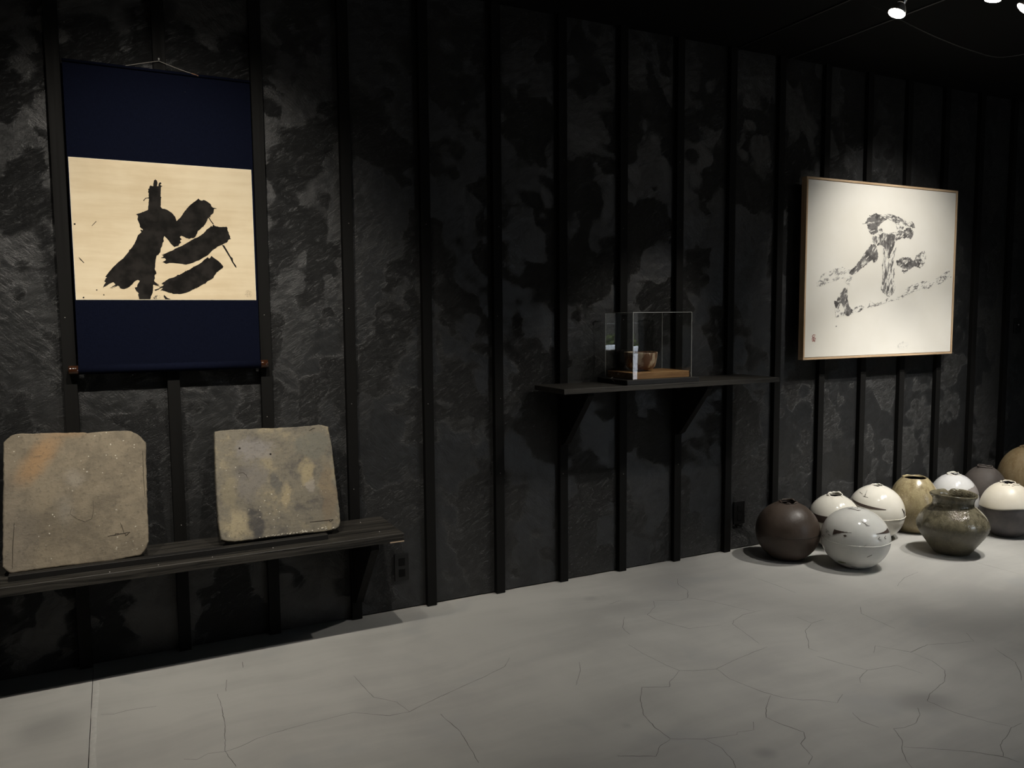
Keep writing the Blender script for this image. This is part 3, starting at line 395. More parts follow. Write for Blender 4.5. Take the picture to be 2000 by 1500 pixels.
for i in range(-6, 19):
    x0 = bxl(i)+BW; x1 = bxl(i+1)
    if i == 18: x1 = 7.4
    fine = 0.008 if -2 <= i <= 10 else (0.011 if i > 10 else 0.05)
    nx = max(2, int((x1-x0)/fine)); nz = int(CZ/fine)
    bm = bmesh.new(); g = []
    for b in range(nz+1):
        z = 0.006 + (CZ-0.006)*b/nz; row = []
        for a in range(nx+1):
            x = x0+0.0005 + (x1-x0-0.001)*a/nx
            ed = min(a, nx-a)/nx*4
            row.append(bm.verts.new((x, -relief(x, z)*min(1.0, 0.35+ed), z)))
        g.append(row)
    for b in range(nz):
        for a in range(nx): bm.faces.new((g[b][a], g[b][a+1], g[b+1][a+1], g[b+1][a]))
    lay = bm.verts.layers.float_color.new('trowel')
    for v in bm.verts: v[lay] = trowel(v.co.x, v.co.z)
    p = obj('plaster_panel', bm, PLASTER, wall, smooth=True)
for i in range(-6, 19):
    x = bxl(i)
    bt = obj('batten', box(x, x+BW, -0.03, 0.014, 0.001, CZ), BATTEN, wall, bevel=0.0012, seg=1)
    if 0 <= i <= 8:
        for k in range(5):
            z = 0.55 + k*0.42 + 0.13*random.random()
            if random.random() < 0.35: continue
            bm = bmesh.new(); bmesh.ops.create_icosphere(bm, subdivisions=1, radius=0.0021, matrix=Matrix.Translation((x+BW*(0.35+0.3*random.random()), -0.0302, z)))
            obj('nail_head', bm, NAIL, bt)

# ------------------------------------------------------------------ the rest of the room
tag(obj('ceiling', box(-2.6, 7.4, -5.4, 0.14, CZ, CZ+0.1), CEIL), kind='structure')
tag(obj('wall_left', box(-2.7, -2.6, -5.4, 0.14, 0, CZ), PLASTER), kind='structure')
tag(obj('wall_right', box(7.4, 7.5, -5.4, 0.14, 0, CZ), PLASTER), kind='structure')
OX0, OX1, OZ = 4.70, 6.22, 2.45      # garden doorway in the wall behind the camera
wf = obj('wall_front', box(-2.7, OX0, -5.5, -5.4, 0, CZ), PLASTER); tag(wf, kind='structure')
obj('wall_pier', box(OX1, 7.5, -5.5, -5.4, 0, CZ), PLASTER, wf)
obj('wall_lintel', box(OX0, OX1, -5.5, -5.4, OZ, CZ), PLASTER, wf)
dr = empty('door_1', ((OX0+OX1)/2, -5.45, 0)); tag(dr, kind='structure')
for a, b in ((OX0, OX0+0.05), (OX1-0.05, OX1)): obj('jamb', box(a, b, -5.52, -5.38, 0, OZ), BLACKPLAIN, dr)
obj('head_frame', box(OX0, OX1, -5.52, -5.38, OZ-0.05, OZ), BLACKPLAIN, dr)
# ceiling joint strips running out from the wall
for k, xx in enumerate((3.33, 3.754)):
    tag(obj('trim_%d' % (k+1), box(xx, xx+0.012, -3.5, -0.001, CZ-0.006, CZ), BLACKPLAIN if k == 0 else m_plain('worn_ceiling_strip', (0.05,0.05,0.048), 0.4), bevel=0.0), kind='structure')

# ------------------------------------------------------------------ outside the doorway
PALE = m_plain('pale_rendered_block', (0.72,0.76,0.84), 0.8, 0.2, 0.06, 6)
PAVE = m_plain('grey_paving', (0.20,0.20,0.20), 0.8, 0.2, 0.15, 5)
tag(obj('pavement', box(-1, 12, -9.5, -5.5, -0.12, -0.02), PAVE), kind='structure')
gw = empty('garden_wall', (6.5, -7.6, -0.02)); tag(gw, 'low pale rendered wall outside, mirrored in the front pane of the case', 'garden wall')
for k in range(9):
    obj('block', box(2.0+k*0.95, 2.94+k*0.95, -7.7, -7.5, -0.02, 0.86), PALE, gw, bevel=0.006, seg=1)
obj('coping', box(1.98, 10.6, -7.74, -7.46, 0.86, 0.94), PALE, gw, bevel=0.008, seg=1)
LEAF = m_plain('green_leaf', (0.10,0.14,0.035), 0.5, 0.4, 0.5, 9)
random.seed(3)
for si, (sx, sh) in enumerate(((4.9, 0.50), (6.2, 0.62), (7.4, 0.55), (8.8, 0.70))):
    sb = empty('garden_shrub', (sx, -7.95, -0.02)); tag(sb, ('first','second','third','fourth')[si]+' leafy green shrub from the left behind the low pale wall outside', 'shrub', 'shrubs behind the garden wall')
    obj('stem', tube([(sx, -7.95, -0.02), (sx+0.03, -7.95, 0.5), (sx, -7.95, 0.9)], [0.03,0.025,0.015]), BLACKPLAIN, sb)
    bm = bmesh.new()
    for k in range(420):
        th = random.random()*2*PI; rr = math.sqrt(random.random())
        c = Vector((sx+0.52*rr*math.cos(th), -7.95+0.14*rr*math.sin(th), 0.55+random.random()*sh))
        a = Vector((random.uniform(-1,1), random.uniform(-1,1), random.uniform(-1,1))).normalized(); b = a.orthogonal().normalized()
        L = 0.05; W_ = 0.02
        v = [bm.verts.new(c-a*L), bm.verts.new(c+b*W_), bm.verts.new(c+a*L), bm.verts.new(c-b*W_)]
        bm.faces.new(v)
    fo = obj('foliage', bm, LEAF, sb); fo['kind'] = 'stuff'
hb = empty('neighbour_house', (6.5, -9.6, -0.02)); tag(hb, 'dark clad house wall standing beyond the garden shrubs', 'building')
DK = m_plain('dark_cladding', (0.05,0.048,0.045), 0.8, 0.2)
for k in range(13):
    obj('cladding_board', box(0.0, 13.0, -9.7, -9.55, -0.02+k*0.22, 0.195+k*0.22), DK, hb)

# ------------------------------------------------------------------ hanging scroll
SX0, SX1, SZ0, SZ1 = -0.127, 0.579, 1.262, 2.466
def sy(z): return -0.036 - 0.022*(SZ1-z)/(SZ1-SZ0)       # hangs off the battens, lower end pushed out by the roller
sc = empty('hanging_scroll', ((SX0+SX1)/2, -0.045, SZ0-0.03))
tag(sc, 'indigo hanging scroll with cream paper bearing a bold black brush character', 'scroll')
def sheet(x0, x1, z0, z1, off, th, n=24):
    bm = bmesh.new(); A = []; B = []
    for k in range(n+1):
        z = z0+(z1-z0)*k/n; y = sy(z)-off
        A.append([bm.verts.new((x0, y, z)), bm.verts.new((x1, y, z))]); B.append([bm.verts.new((x0, y+th, z)), bm.verts.new((x1, y+th, z))])
    for k in range(n):
        bm.faces.new((A[k][0], A[k][1], A[k+1][1], A[k+1][0])); bm.faces.new((B[k][1], B[k][0], B[k+1][0], B[k+1][1]))
        bm.faces.new((A[k][0], A[k+1][0], B[k+1][0], B[k][0])); bm.faces.new((A[k][1], B[k][1], B[k+1][1], A[k+1][1]))
    bm.faces.new((A[0][0], B[0][0], B[0][1], A[0][1])); bm.faces.new((A[n][0], A[n][1], B[n][1], B[n][0]))
    return bm
obj('indigo_mount', sheet(SX0, SX1, SZ0, SZ1, 0.0, 0.0016), INDIGO, sc)
pp = obj('paper', sheet(-0.1218, 0.5700, 1.5322, 2.0915, 0.0012, 0.0012), PAPER, sc); pp['label'] = 'cream washi paper sheet'
obj('paper_border', sheet(-0.1236, 0.5718, 1.5304, 2.0933, 0.0006, 0.0006), m_plain('pale_paper_edge', (0.80,0.74,0.60), 0.8, 0.2, 0.05), sc)
INK = m_ink('black_sumi_ink', (0.0125,0.011,0.0098), (0.7,0.6,0.4), 0, 10, inner=0.5)
INKG = m_ink('grey_ink_blot', (0.16,0.14,0.11), (0.70,0.59,0.40), 0.48, 60)
INKF = m_ink('faded_seal_ink', (0.25,0.21,0.15), (0.72,0.61,0.43), 0.50, 300, 0.05)
def ink_poly(name, pts, yfun, mat, parent, step, amp, freq, seed, off):
    q = refine(pts, step, amp, freq, seed)
    vo, _e, fo, *_r = delaunay_2d_cdt(q, [], [list(range(len(q)))], 1, 1e-6)
    bm = bmesh.new(); vs_ = [bm.verts.new((p.x, yfun(p.y)-off, p.y)) for p in vo]
    for t in fo: bm.faces.new([vs_[k_] for k_ in t])
    for f in bm.faces:
        f.normal_update()
        if f.normal.y > 0: f.normal_flip()
    base = parent.parent.location if parent.parent else parent.location
    for v in bm.verts: v.co -= base
    me = bpy.data.meshes.new(name); bm.to_mesh(me); bm.free(); me.materials.append(mat)
    o = bpy.data.objects.new(name, me); COL.objects.link(o); o.parent = parent
    return o
for k, (nm, pts) in enumerate(SCROLL_INK.items()):
    mat = INKG if nm == 'blot' else INK
    big = nm in ('trunk', 'mid', 'low')
    ink_poly('brush_stroke' if big else 'ink_fleck', pts, sy, mat, pp, 0.0022, 0.0011 if big else 0.0002, 330, k*3.1, 0.0018)
sx_, sz_ = SCROLL_SEAL[0]; sr = 0.0135
def ink_line(pts, wd, mat):
    bm = bmesh.new()
    for k in range(len(pts)-1):
        p0 = Vector(pts[k]); p1 = Vector(pts[k+1]); d = (p1-p0).normalized(); n_ = Vector((-d.y, d.x))*wd
        q = [bm.verts.new((sx_+p.x, sy(sz_+p.y)-0.0018, sz_+p.y)) for p in (p0-n_-d*wd, p1-n_+d*wd, p1+n_+d*wd, p0+n_-d*wd)]
        bm.faces.new(q)
    obj('seal_mark', bm, mat, pp)
for seg in ([(-0.010,0.013),(-0.003,0.014),(0.002,0.013)], [(0.005,0.013),(0.011,0.009),(0.013,0.003)], [(-0.012,0.009),(-0.013,0.001),(-0.011,-0.006)], [(0.012,-0.002),(0.011,-0.010),(0.004,-0.013)],
            [(-0.009,-0.010),(-0.002,-0.013)], [(-0.008,0.008),(-0.002,0.008),(-0.003,0.003),(-0.008,0.002)], [(0.002,0.009),(0.008,0.007),(0.007,0.002),(0.002,0.002)],
            [(-0.008,-0.002),(-0.003,-0.002),(-0.003,-0.008),(-0.007,-0.007)], [(0.002,-0.002),(0.008,-0.003)], [(0.004,-0.001),(0.003,-0.009),(0.008,-0.008)]):
    ink_line(seg, 0.0006, INKF)
# top bar, cord, hook, roller with lacquered knobs
obj('top_bar', tube([(SX0-0.001, -0.040, SZ1), (SX1+0.001, -0.040, SZ1)], 0.006, 10), INDIGO, sc, smooth=True)
CORD = m_plain('pale_braided_cord', (0.30,0.28,0.25), 0.7, 0.2)
HOOK = Vector((0.2219, -0.040, 2.506))
obj('hanging_cord', tube([(0.095, -0.042, 2.470), (0.150, -0.042, 2.486), HOOK, (0.300, -0.042, 2.482), (0.366, -0.042, 2.466)], 0.0014, 6), CORD, sc)
obj('cord_wrap', tube([(0.345, -0.043, 2.4705), (0.372, -0.043, 2.4645)], 0.0032, 8), m_plain('brown_cord_end', (0.22,0.12,0.07), 0.6, 0.3), sc)
obj('wall_hook', tube([(HOOK.x, -0.030, HOOK.z+0.004), (HOOK.x, -0.046, HOOK.z+0.004), (HOOK.x, -0.048, HOOK.z+0.010)], 0.003, 8), m_plain('pale_metal_hook', (0.5,0.5,0.48), 0.35, 0.5, 0.1), sc, smooth=True)
RY, RZ, RR = -0.0555, 1.249, 0.0185
obj('roller', tube([(SX0-0.0005, RY, RZ), (SX1+0.0005, RY, RZ)], RR, 28), INDIGO, sc, smooth=True)
LACQ = Mat('brown_lacquer', (0.030,0.011,0.005), 0.10, 0.6).m
for a, b in ((SX0-0.036, SX0-0.001), (SX1+0.001, SX1+0.032)):
    kn = obj('roller_knob', tube([(a, RY, RZ), (a+0.0004, RY, RZ), (a+0.0016, RY, RZ), (a+0.0022, RY, RZ), (b-0.0008, RY, RZ), (b, RY, RZ)], [0.0160,0.0168,0.0183,0.0185,0.0185,0.0175], 32), LACQ, sc, smooth=True)
    kn['label'] = 'glossy brown lacquered roller end'

# ------------------------------------------------------------------ low shelf with two slabs
LZ = 0.492
ls = empty('low_wall_shelf', (0.2, -0.20, 0.08)); tag(ls, 'long low black timber shelf under the scroll carrying the two slabs', 'shelf')
obj('board', box(-0.95, 1.122, -0.372, -0.031, LZ-0.036, LZ), BLACKWOOD, ls, bevel=0.002, seg=1)
obj('pale_chipped_edge', box(1.055, 1.1205, -0.3727, -0.366, LZ-0.0375, LZ-0.0325), m_plain('raw_wood_chip', (0.50,0.38,0.27), 0.6, 0.3), ls)
obj('stop_rail', box(-0.383, 0.797, -0.312, -0.276, LZ+0.0002, LZ+0.022), BLACKPLAIN, ls, bevel=0.001, seg=1)
for bx in (0.969+0.006, 0.969-4*BS+0.006):
    obj('bracket', prism([(bx, -0.031, LZ-0.037), (bx, -0.350, LZ-0.037), (bx, -0.350, LZ-0.065), (bx, -0.075, 0.10), (bx, -0.031, 0.085)], (0.036, 0, 0)), BATTEN, ls)
for x_, y_ in ((1.03,-0.30), (1.00,-0.10), (0.32,-0.345), (0.12,-0.355), (-0.05,-0.36), (0.56,-0.33)):
    bm = bmesh.new(); bmesh.ops.create_icosphere(bm, subdivisions=1, radius=0.0026, matrix=Matrix.Translation((x_, y_, LZ+0.0005)))
    obj('paint_fleck', bm, NAIL, ls)

TH = math.atan(0.33); SD = Vector((0, math.sin(TH), math.cos(TH))); SN = Vector((0, -math.cos(TH), math.sin(TH)))
S0 = Vector((0, -0.25, 0.503))
def spt(p, off=0.0): return Vector((p[0], S0.y, S0.z)) + SD*p[1] + SN*off
def slab(name, pts, thick, mat, seed):
    q = refine(pts, 0.008, 0.0016, 42, seed)
    cx = sum(p.x for p in q)/len(q); cs = sum(p.y for p in q)/len(q)
    c = Vector((cx, cs))
    bm = bmesh.new(); rings = []
    for off, ins in ((0.0, 0.006), (-0.0015, 0.0025), (-0.006, 0.0), (-thick*0.5, -0.0005), (-thick+0.006, 0.0), (-thick, 0.005)):
        R_ = []
        for k, p in enumerate(q):
            d = (p-c); L = d.length
            jit = 0.0011*noise.noise(Vector((p.x*60, p.y*60, seed+off*90)))
            pp_ = c + d*((L-ins+jit)/L)
            R_.append(bm.verts.new(spt(pp_, off)))
        rings.append(R_)
    n = len(q)
    for a in range(len(rings)-1):
        for k in range(n): bm.faces.new((rings[a][k], rings[a][(k+1)%n], rings[a+1][(k+1)%n], rings[a+1][k]))
    f1 = bm.faces.new(rings[0]); f2 = bm.faces.new(rings[-1][::-1])
    bmesh.ops.triangulate(bm, faces=[f1, f2])
    return bm
def m_slab(name, kind):
    M = Mat(name, (0.2,0.17,0.12), 0.8, 0.25); P = M.pos(); W = M.warp(P, 7, 0.06)
    n = M.noise(W, 6, 6, 0.65); f = M.noise(P, 70, 5, 0.7)
    def zz(s): return S0.z + s*math.cos(TH)
    if kind == 1:
        c = M.mix(M.ramp(M.noise(M.warp(P, 5, 0.1), 7, 7, 0.7), 0.36, 0.62), (0.165,0.140,0.104), (0.255,0.215,0.155))
        fl_ = M.math('MAXIMUM', blob(M, W, (-0.280, zz(0.425)), 0.165, 0.062, 0.2, 0.84), M.math('MULTIPLY', blob(M, W, (-0.19, zz(0.515)), 0.12, 0.03, 0.2), 0.6))
        c = M.mix(M.math('MULTIPLY', fl_, 0.8), c, (0.36,0.225,0.115))
        c = M.mix(M.math('MULTIPLY', blob(M, W, (-0.16, zz(0.335)), 0.05, 0.05, 0.1), 0.5), c, (0.34,0.31,0.26))
        c = M.mix(M.math('MULTIPLY', blob(M, W, (-0.20, zz(0.22)), 0.05, 0.09, 0.1), 0.35), c, (0.30,0.28,0.24))
        c = M.mix(M.math('MULTIPLY', blob(M, W, (-0.38, zz(0.05)), 0.12, 0.5, 0.2), 0.45), c, (0.205,0.180,0.150))
        sp_hi = 0.62
    else:
        n3 = M.noise(M.warp(P, 5, 0.1), 9, 7, 0.72)
        c = M.mix(M.ramp(n3, 0.34, 0.50), (0.120,0.110,0.097), (0.200,0.180,0.140))
        c = M.mix(M.ramp(n3, 0.50, 0.66), c, (0.290,0.250,0.170))
        Wb = M.warp(P, 12, 0.07); st = M.noise(P, 30, 6, 0.72)
        for (px, ps, rx, rz, col, amt) in ((0.53,0.40,0.10,0.06,(0.25,0.235,0.225),0.85), (0.50,0.27,0.09,0.10,(0.20,0.185,0.17),0.7), (0.51,0.08,0.042,0.085,(0.060,0.058,0.060),0.95),
                (0.44,0.075,0.06,0.075,(0.40,0.34,0.22),0.85), (0.745,0.285,0.035,0.075,(0.37,0.31,0.19),0.9), (0.645,0.18,0.028,0.07,(0.36,0.30,0.19),0.9), (0.605,0.245,0.025,0.05,(0.115,0.112,0.105),0.8),
                (0.83,0.17,0.045,0.16,(0.215,0.165,0.11),0.7), (0.78,0.40,0.10,0.07,(0.165,0.165,0.14),0.7), (0.42,0.22,0.05,0.09,(0.26,0.225,0.15),0.7), (0.76,0.22,0.022,0.05,(0.33,0.30,0.26),0.7)):
            mk = M.ramp(M.math('ADD', blob(M, Wb, (px, zz(ps)), rx*1.5, rz*1.5, 0.0), M.math('SUBTRACT', st, 0.5)), 0.25, 0.75)
            c = M.mix(M.math('MULTIPLY', mk, amt*0.9), c, col)
        sp_hi = 0.66
    c = M.mix(M.ramp(f, 0.52, 0.68, 0, 0.45), c, (0.095,0.082,0.064))
    c = M.mix(M.ramp(M.noise(M.aniso(P, 0.5, (9, 10, 26)), 1.0, 6, 0.7), 0.56, 0.76, 0, 0.35), c, (0.30,0.265,0.205))
    c = M.mix(M.ramp(M.noise(M.vmath('ADD', P, (5,5,5)), 17, 6, 0.75), 0.58, 0.74, 0, 0.4), c, (0.115,0.100,0.080))
    wsp = M.math('MULTIPLY', M.ramp(M.voro(M.warp(P, 40, 0.012), 42), 0.13, 0.08), M.ramp(M.noise(P, 5.5, 3), 0.46, sp_hi))
    c = M.mix(wsp, c, (0.58,0.54,0.45))
    M.color(c)
    sc_ = M.noise(M.mapping(P, (9, 9, 60), (0, 0.15, 0)), 1.0, 5, 0.7)
    M.bump(M.math('ADD', M.math('ADD', M.math('MULTIPLY', f, 0.5), M.math('MULTIPLY', n, 0.6)), M.math('MULTIPLY', sc_, 0.2)), 0.6, 0.010)
    return M.m
INCISE = m_plain('incised_groove', (0.045,0.038,0.03), 0.9, 0.1)
def groove(pts, wd, parent, seed):
    q = refine(pts, 0.004, 0.0008, 90, seed, closed=False) + [Vector(pts[-1])]
    bm = bmesh.new(); A = []
    for k, p in enumerate(q):
        d = (q[min(k+1, len(q)-1)]-q[max(k-1, 0)]); d = d/max(d.length, 1e-6); nn = Vector((-d.y, d.x))
        ww = 1.6*wd*(0.35+0.65*math.sin(PI*(0.12+0.76*k/max(1, len(q)-1))))
        A.append((bm.verts.new(spt(p+nn*ww, 0.0004)), bm.verts.new(spt(p, 0.0006)), bm.verts.new(spt(p-nn*ww, 0.0004))))
    for k in range(len(A)-1):
        for j in (0, 1): bm.faces.new((A[k][j], A[k][j+1], A[k+1][j+1], A[k+1][j]))
    obj('incised_mark', bm, INCISE, parent)
s1 = empty('fired_clay_slab', (-0.15, -0.22, LZ)); tag(s1, 'large tan fired clay slab with clipped corners and an orange blush', 'slab')
obj('slab_body', slab('b', SLAB1, 0.046, m_slab, 1.0), m_slab('tan_fired_clay', 1), s1)
groove([(-0.0528,0.0983),(-0.0276,0.1006),(0.0274,0.1052)], 0.0011, s1, 1); groove([(0.0274,0.1052),(0.0111,0.0926),(0.0096,0.1023)], 0.0010, s1, 2)
groove([(-0.0276,0.1006),(-0.0234,0.1065),(-0.012,0.105)], 0.0009, s1, 3); groove([(-0.006,0.1476),(0.001,0.125),(0.0057,0.1028)], 0.0007, s1, 4)
groove([(-0.1714,0.2277),(-0.1797,0.2031),(-0.158,0.1813),(-0.1284,0.1649),(-0.1052,0.1749),(-0.0983,0.2064),(-0.0987,0.2454)], 0.0004, s1, 5)
groove([(-0.365,0.19),(-0.372,0.10),(-0.375,0.02)], 0.0007, s1, 6); groove([(0.09,0.43),(0.088,0.33),(0.089,0.24)], 0.0006, s1, 7)
s2 = empty('fired_clay_slab', (0.62, -0.22, LZ)); tag(s2, 'smaller mottled grey and ochre clay slab with a chipped lower edge', 'slab')
obj('slab_body', slab('b', SLAB2, 0.046, m_slab, 6.0), m_slab('mottled_grey_clay', 2), s2)
groove([(0.7366,0.058),(0.7926,0.056),(0.84,0.0566)], 0.0012, s2, 1); groove([(0.84,0.0566),(0.8258,0.0482),(0.821,0.0563)], 0.0009, s2, 2)
groove([(0.455,0.30),(0.475,0.302),(0.488,0.29),(0.492,0.275)], 0.0006, s2, 3); groove([(0.772,0.463),(0.79,0.472),(0.802,0.474)], 0.0010, s2, 4)
PIT = m_plain('dark_pit', (0.03,0.027,0.024), 0.9, 0.1)
for (a, b) in ((0.4696,0.4083), (0.5963,0.3723)):
    bm = tube([spt((a, b), -0.001), spt((a, b), 0.0008)], [0.0055, 0.004], 9); obj('pit', bm, PIT, s2)
# pale lime crust chipped along the lower edge of the mottled slab
bm = bmesh.new()
for k in range(46):
    t = random.random(); x_ = 0.52+0.32*t; s_ = 0.017+0.010*random.random()*(0.3+t)
    bmesh.ops.create_icosphere(bm, subdivisions=1, radius=0.0026+0.0035*random.random()*t, matrix=Matrix.Translation(spt((x_, s_), -0.0005)))
lc = obj('lime_crust', bm, m_plain('pale_lime_crust', (0.50,0.46,0.38), 0.9, 0.1, 0.3, 90), s2); lc['kind'] = 'stuff'
# small wooden wedges the slabs stand on
# ------------------------------------------------------------------ case shelf
RZ1 = 1.090
rs = empty('case_wall_shelf', (2.68, -0.2, 0.75)); tag(rs, 'short black timber shelf at waist height under the clear case', 'shelf')
obj('board', box(1.968, 3.392, -0.338, -0.031, RZ1-0.026, RZ1), BLACKWOOD, rs, bevel=0.0015, seg=1)
for i in (6, 8):
    bx = bxl(i)+0.007
    obj('bracket', prism([(bx, -0.031, RZ1-0.027), (bx, -0.300, RZ1-0.027), (bx, -0.300, RZ1-0.045), (bx, -0.070, 0.775), (bx, -0.031, 0.755)], (0.035, 0, 0)), BATTEN, rs)
    obj('ledger', box(bx-0.004, bx+0.039, -0.075, -0.031, RZ1-0.075, RZ1-0.027), BLACKPLAIN, rs)
cb = obj('display_plinth', box(2.352, 2.822, -0.322, -0.040, RZ1+0.0004, RZ1+0.026), m_wood('black_lacquered_plinth', (0.012,0.011,0.010), (0.022,0.020,0.018), 0.4, 'x', 30), org=(2.59,-0.18,RZ1), bevel=0.0015, seg=1)
tag(cb, 'flat black board under the clear acrylic case on the short shelf', 'plinth')
PZ = RZ1+0.0262
wb = obj('wooden_block', box(2.407, 2.775, -0.296, -0.056, PZ+0.0003, PZ+0.034), m_wood('honey_wood', (0.23,0.115,0.045), (0.42,0.245,0.105), 0.5, 'x', 26, 0.35, 0.25), org=(2.59,-0.18,PZ), bevel=0.002)
tag(wb, 'honey coloured wooden block inside the case carrying the tea bowl', 'block')
# acrylic case
G = bpy.data.materials.new('clear_acrylic'); G.use_nodes = True; nt = G.node_tree; nt.nodes.clear()
o_ = nt.nodes.new('ShaderNodeOutputMaterial'); tr = nt.nodes.new('ShaderNodeBsdfTransparent'); gl = nt.nodes.new('ShaderNodeBsdfGlossy'); fr = nt.nodes.new('ShaderNodeFresnel'); mx = nt.nodes.new('ShaderNodeMixShader')
tr.inputs[0].default_value = (0.985,0.99,0.985,1); gl.inputs['Roughness'].default_value = 0.0
nt.nodes.remove(fr)
tc = nt.nodes.new('ShaderNodeNewGeometry'); nz_ = nt.nodes.new('ShaderNodeTexNoise'); nz_.inputs['Scale'].default_value = 4.0; nz_.inputs['Detail'].default_value = 0.0
bp = nt.nodes.new('ShaderNodeBump'); bp.inputs['Strength'].default_value = 0.03; bp.inputs['Distance'].default_value = 0.01
nt.links.new(tc.outputs['Position'], nz_.inputs['Vector']); nt.links.new(nz_.outputs['Fac'], bp.inputs['Height']); nt.links.new(bp.outputs[0], gl.inputs['Normal'])
dt = nt.nodes.new('ShaderNodeVectorMath'); dt.operation = 'DOT_PRODUCT'; nt.links.new(tc.outputs['Normal'], dt.inputs[0]); nt.links.new(tc.outputs['Incoming'], dt.inputs[1])
def mth(op, a_, b_):
    n_ = nt.nodes.new('ShaderNodeMath'); n_.operation = op
    for k_, v_ in ((0, a_), (1, b_)):
        if isinstance(v_, bpy.types.NodeSocket): nt.links.new(v_, n_.inputs[k_])
        else: n_.inputs[k_].default_value = v_
    return n_.outputs[0]
sch = mth('ADD', mth('MULTIPLY', mth('POWER', mth('SUBTRACT', 1.0, mth('ABSOLUTE', dt.outputs['Value'], 0.0)), 5.0), 0.961), 0.039)   # Schlick, n = 1.49
nt.links.new(sch, mx.inputs[0]); nt.links.new(tr.outputs[0], mx.inputs[1]); nt.links.new(gl.outputs[0], mx.inputs[2]); nt.links.new(mx.outputs[0], o_.inputs[0])
EDGE = m_plain('frosted_acrylic_edge', (0.42,0.43,0.41), 0.35, 0.6, 0.15, 30)
cx0, cx1, cy0, cy1, cz0, cz1, ct = 2.399, 2.783, -0.305, -0.046, PZ+0.0003, 1.4655, 0.004
case = empty('acrylic_case', ((cx0+cx1)/2, (cy0+cy1)/2, PZ)); tag(case, 'clear acrylic box case standing over the tea bowl', 'case')
obj('front_pane', box(cx0+ct, cx1-ct, cy0, cy0+ct, cz0, cz1-ct), G, case)
obj('back_pane', box(cx0+ct, cx1-ct, cy1-ct, cy1, cz0, cz1-ct), G, case)
obj('side_pane', box(cx0, cx0+ct, cy0+ct, cy1-ct, cz0, cz1-ct), G, case)
obj('side_pane', box(cx1-ct, cx1, cy0+ct, cy1-ct, cz0, cz1-ct), G, case)
obj('top_pane', box(cx0+ct, cx1-ct, cy0+ct, cy1-ct, cz1-ct, cz1), G, case)
e_ = 0.0022
for (xa, ya) in ((cx0, cy0), (cx1-e_, cy0), (cx0, cy1-e_), (cx1-e_, cy1-e_)):
    obj('cut_edge', box(xa, xa+e_, ya, ya+e_, cz0, cz1), EDGE, case)
for (xa, xb, ya, yb) in ((cx0, cx1, cy0, cy0+e_), (cx0, cx1, cy1-e_, cy1), (cx0, cx0+e_, cy0, cy1), (cx1-e_, cx1, cy0, cy1)):
    obj('cut_edge', box(xa+e_, xb-e_, ya, yb, cz1-e_, cz1) if xb-xa > 0.1 else box(xa, xb, ya+e_, yb-e_, cz1-e_, cz1), EDGE, case)
obj('lock_screw', tube([(cx0-0.0015, -0.17, PZ+0.022), (cx0, -0.17, PZ+0.022)], 0.004, 10), NAIL, case)
obj('lock_screw', tube([(cx1+0.0015, -0.29, PZ+0.022), (cx1, -0.29, PZ+0.022)], 0.004, 10), NAIL, case)
obj('seal_thread', tube([(2.350, -0.215, RZ1+0.004), (2.350, -0.200, RZ1+0.018), (2.352, -0.17, RZ1+0.026), (cx0-0.004, -0.13, PZ+0.004)], 0.0010, 6), CORD, cb)

def lathe(c, prof, n=64, wob=None, bm=None, close=True):
    bm = bm or bmesh.new(); rows = []
    for j, (r, z) in enumerate(prof):
        row = []
        for k in range(n):
            a = 2*PI*k/n; rr, zz_ = (r, z) if wob is None else wob(j, a, r, z)
            row.append(bm.verts.new((c[0]+rr*math.cos(a), c[1]+rr*math.sin(a), c[2]+zz_)))
        rows.append(row)
    for j in range(len(rows)-1):
        for k in range(n): bm.faces.new((rows[j][k], rows[j][(k+1)%n], rows[j+1][(k+1)%n], rows[j+1][k]))
    if close:
        bm.faces.new(rows[0][::-1]); bm.faces.new(rows[-1])
    return bm
# tea bowl
BZ = PZ+0.0345; bc = (2.546, -0.170, BZ)
def bw(j, a, r, z):
    k = 1+0.015*math.sin(a*2+0.6)+0.010*math.sin(a*3+2)
    return r*k, z + (0.0012*math.sin(a*2+1.2)+0.0008*math.sin(a*5) if z > 0.08 else 0)
M = Mat('brown_cream_bowl_glaze', (0.3,0.2,0.12), 0.35, 0.45); P = M.ob()
n1 = M.noise(M.warp(M.mapping(P, (1,1,0.5)), 12, 0.05), 24, 4, 0.6)
M.color(M.mix(M.ramp(n1, 0.46, 0.60), (0.17,0.085,0.045), (0.52,0.42,0.30))); M.bump(M.noise(P, 40, 4), 0.3, 0.006)
tb = empty('tea_bowl', bc); tag(tb, 'brown and cream glazed tea bowl inside the clear case', 'bowl')
obj('bowl_body', lathe(bc, [(0.040,0.0),(0.042,0.006),(0.060,0.010),(0.076,0.022),(0.084,0.045),(0.088,0.070),(0.090,0.090),(0.0905,0.100),(0.088,0.102),(0.085,0.098),(0.083,0.080),(0.078,0.045),(0.060,0.022),(0.02,0.016)], 48, bw), M.m, tb, smooth=True)
obj('foot_ring', lathe(bc, [(0.036,0.0),(0.041,0.0),(0.041,0.008),(0.036,0.008)], 32, close=False), m_plain('raw_clay_foot', (0.20,0.12,0.07), 0.8, 0.2), tb)

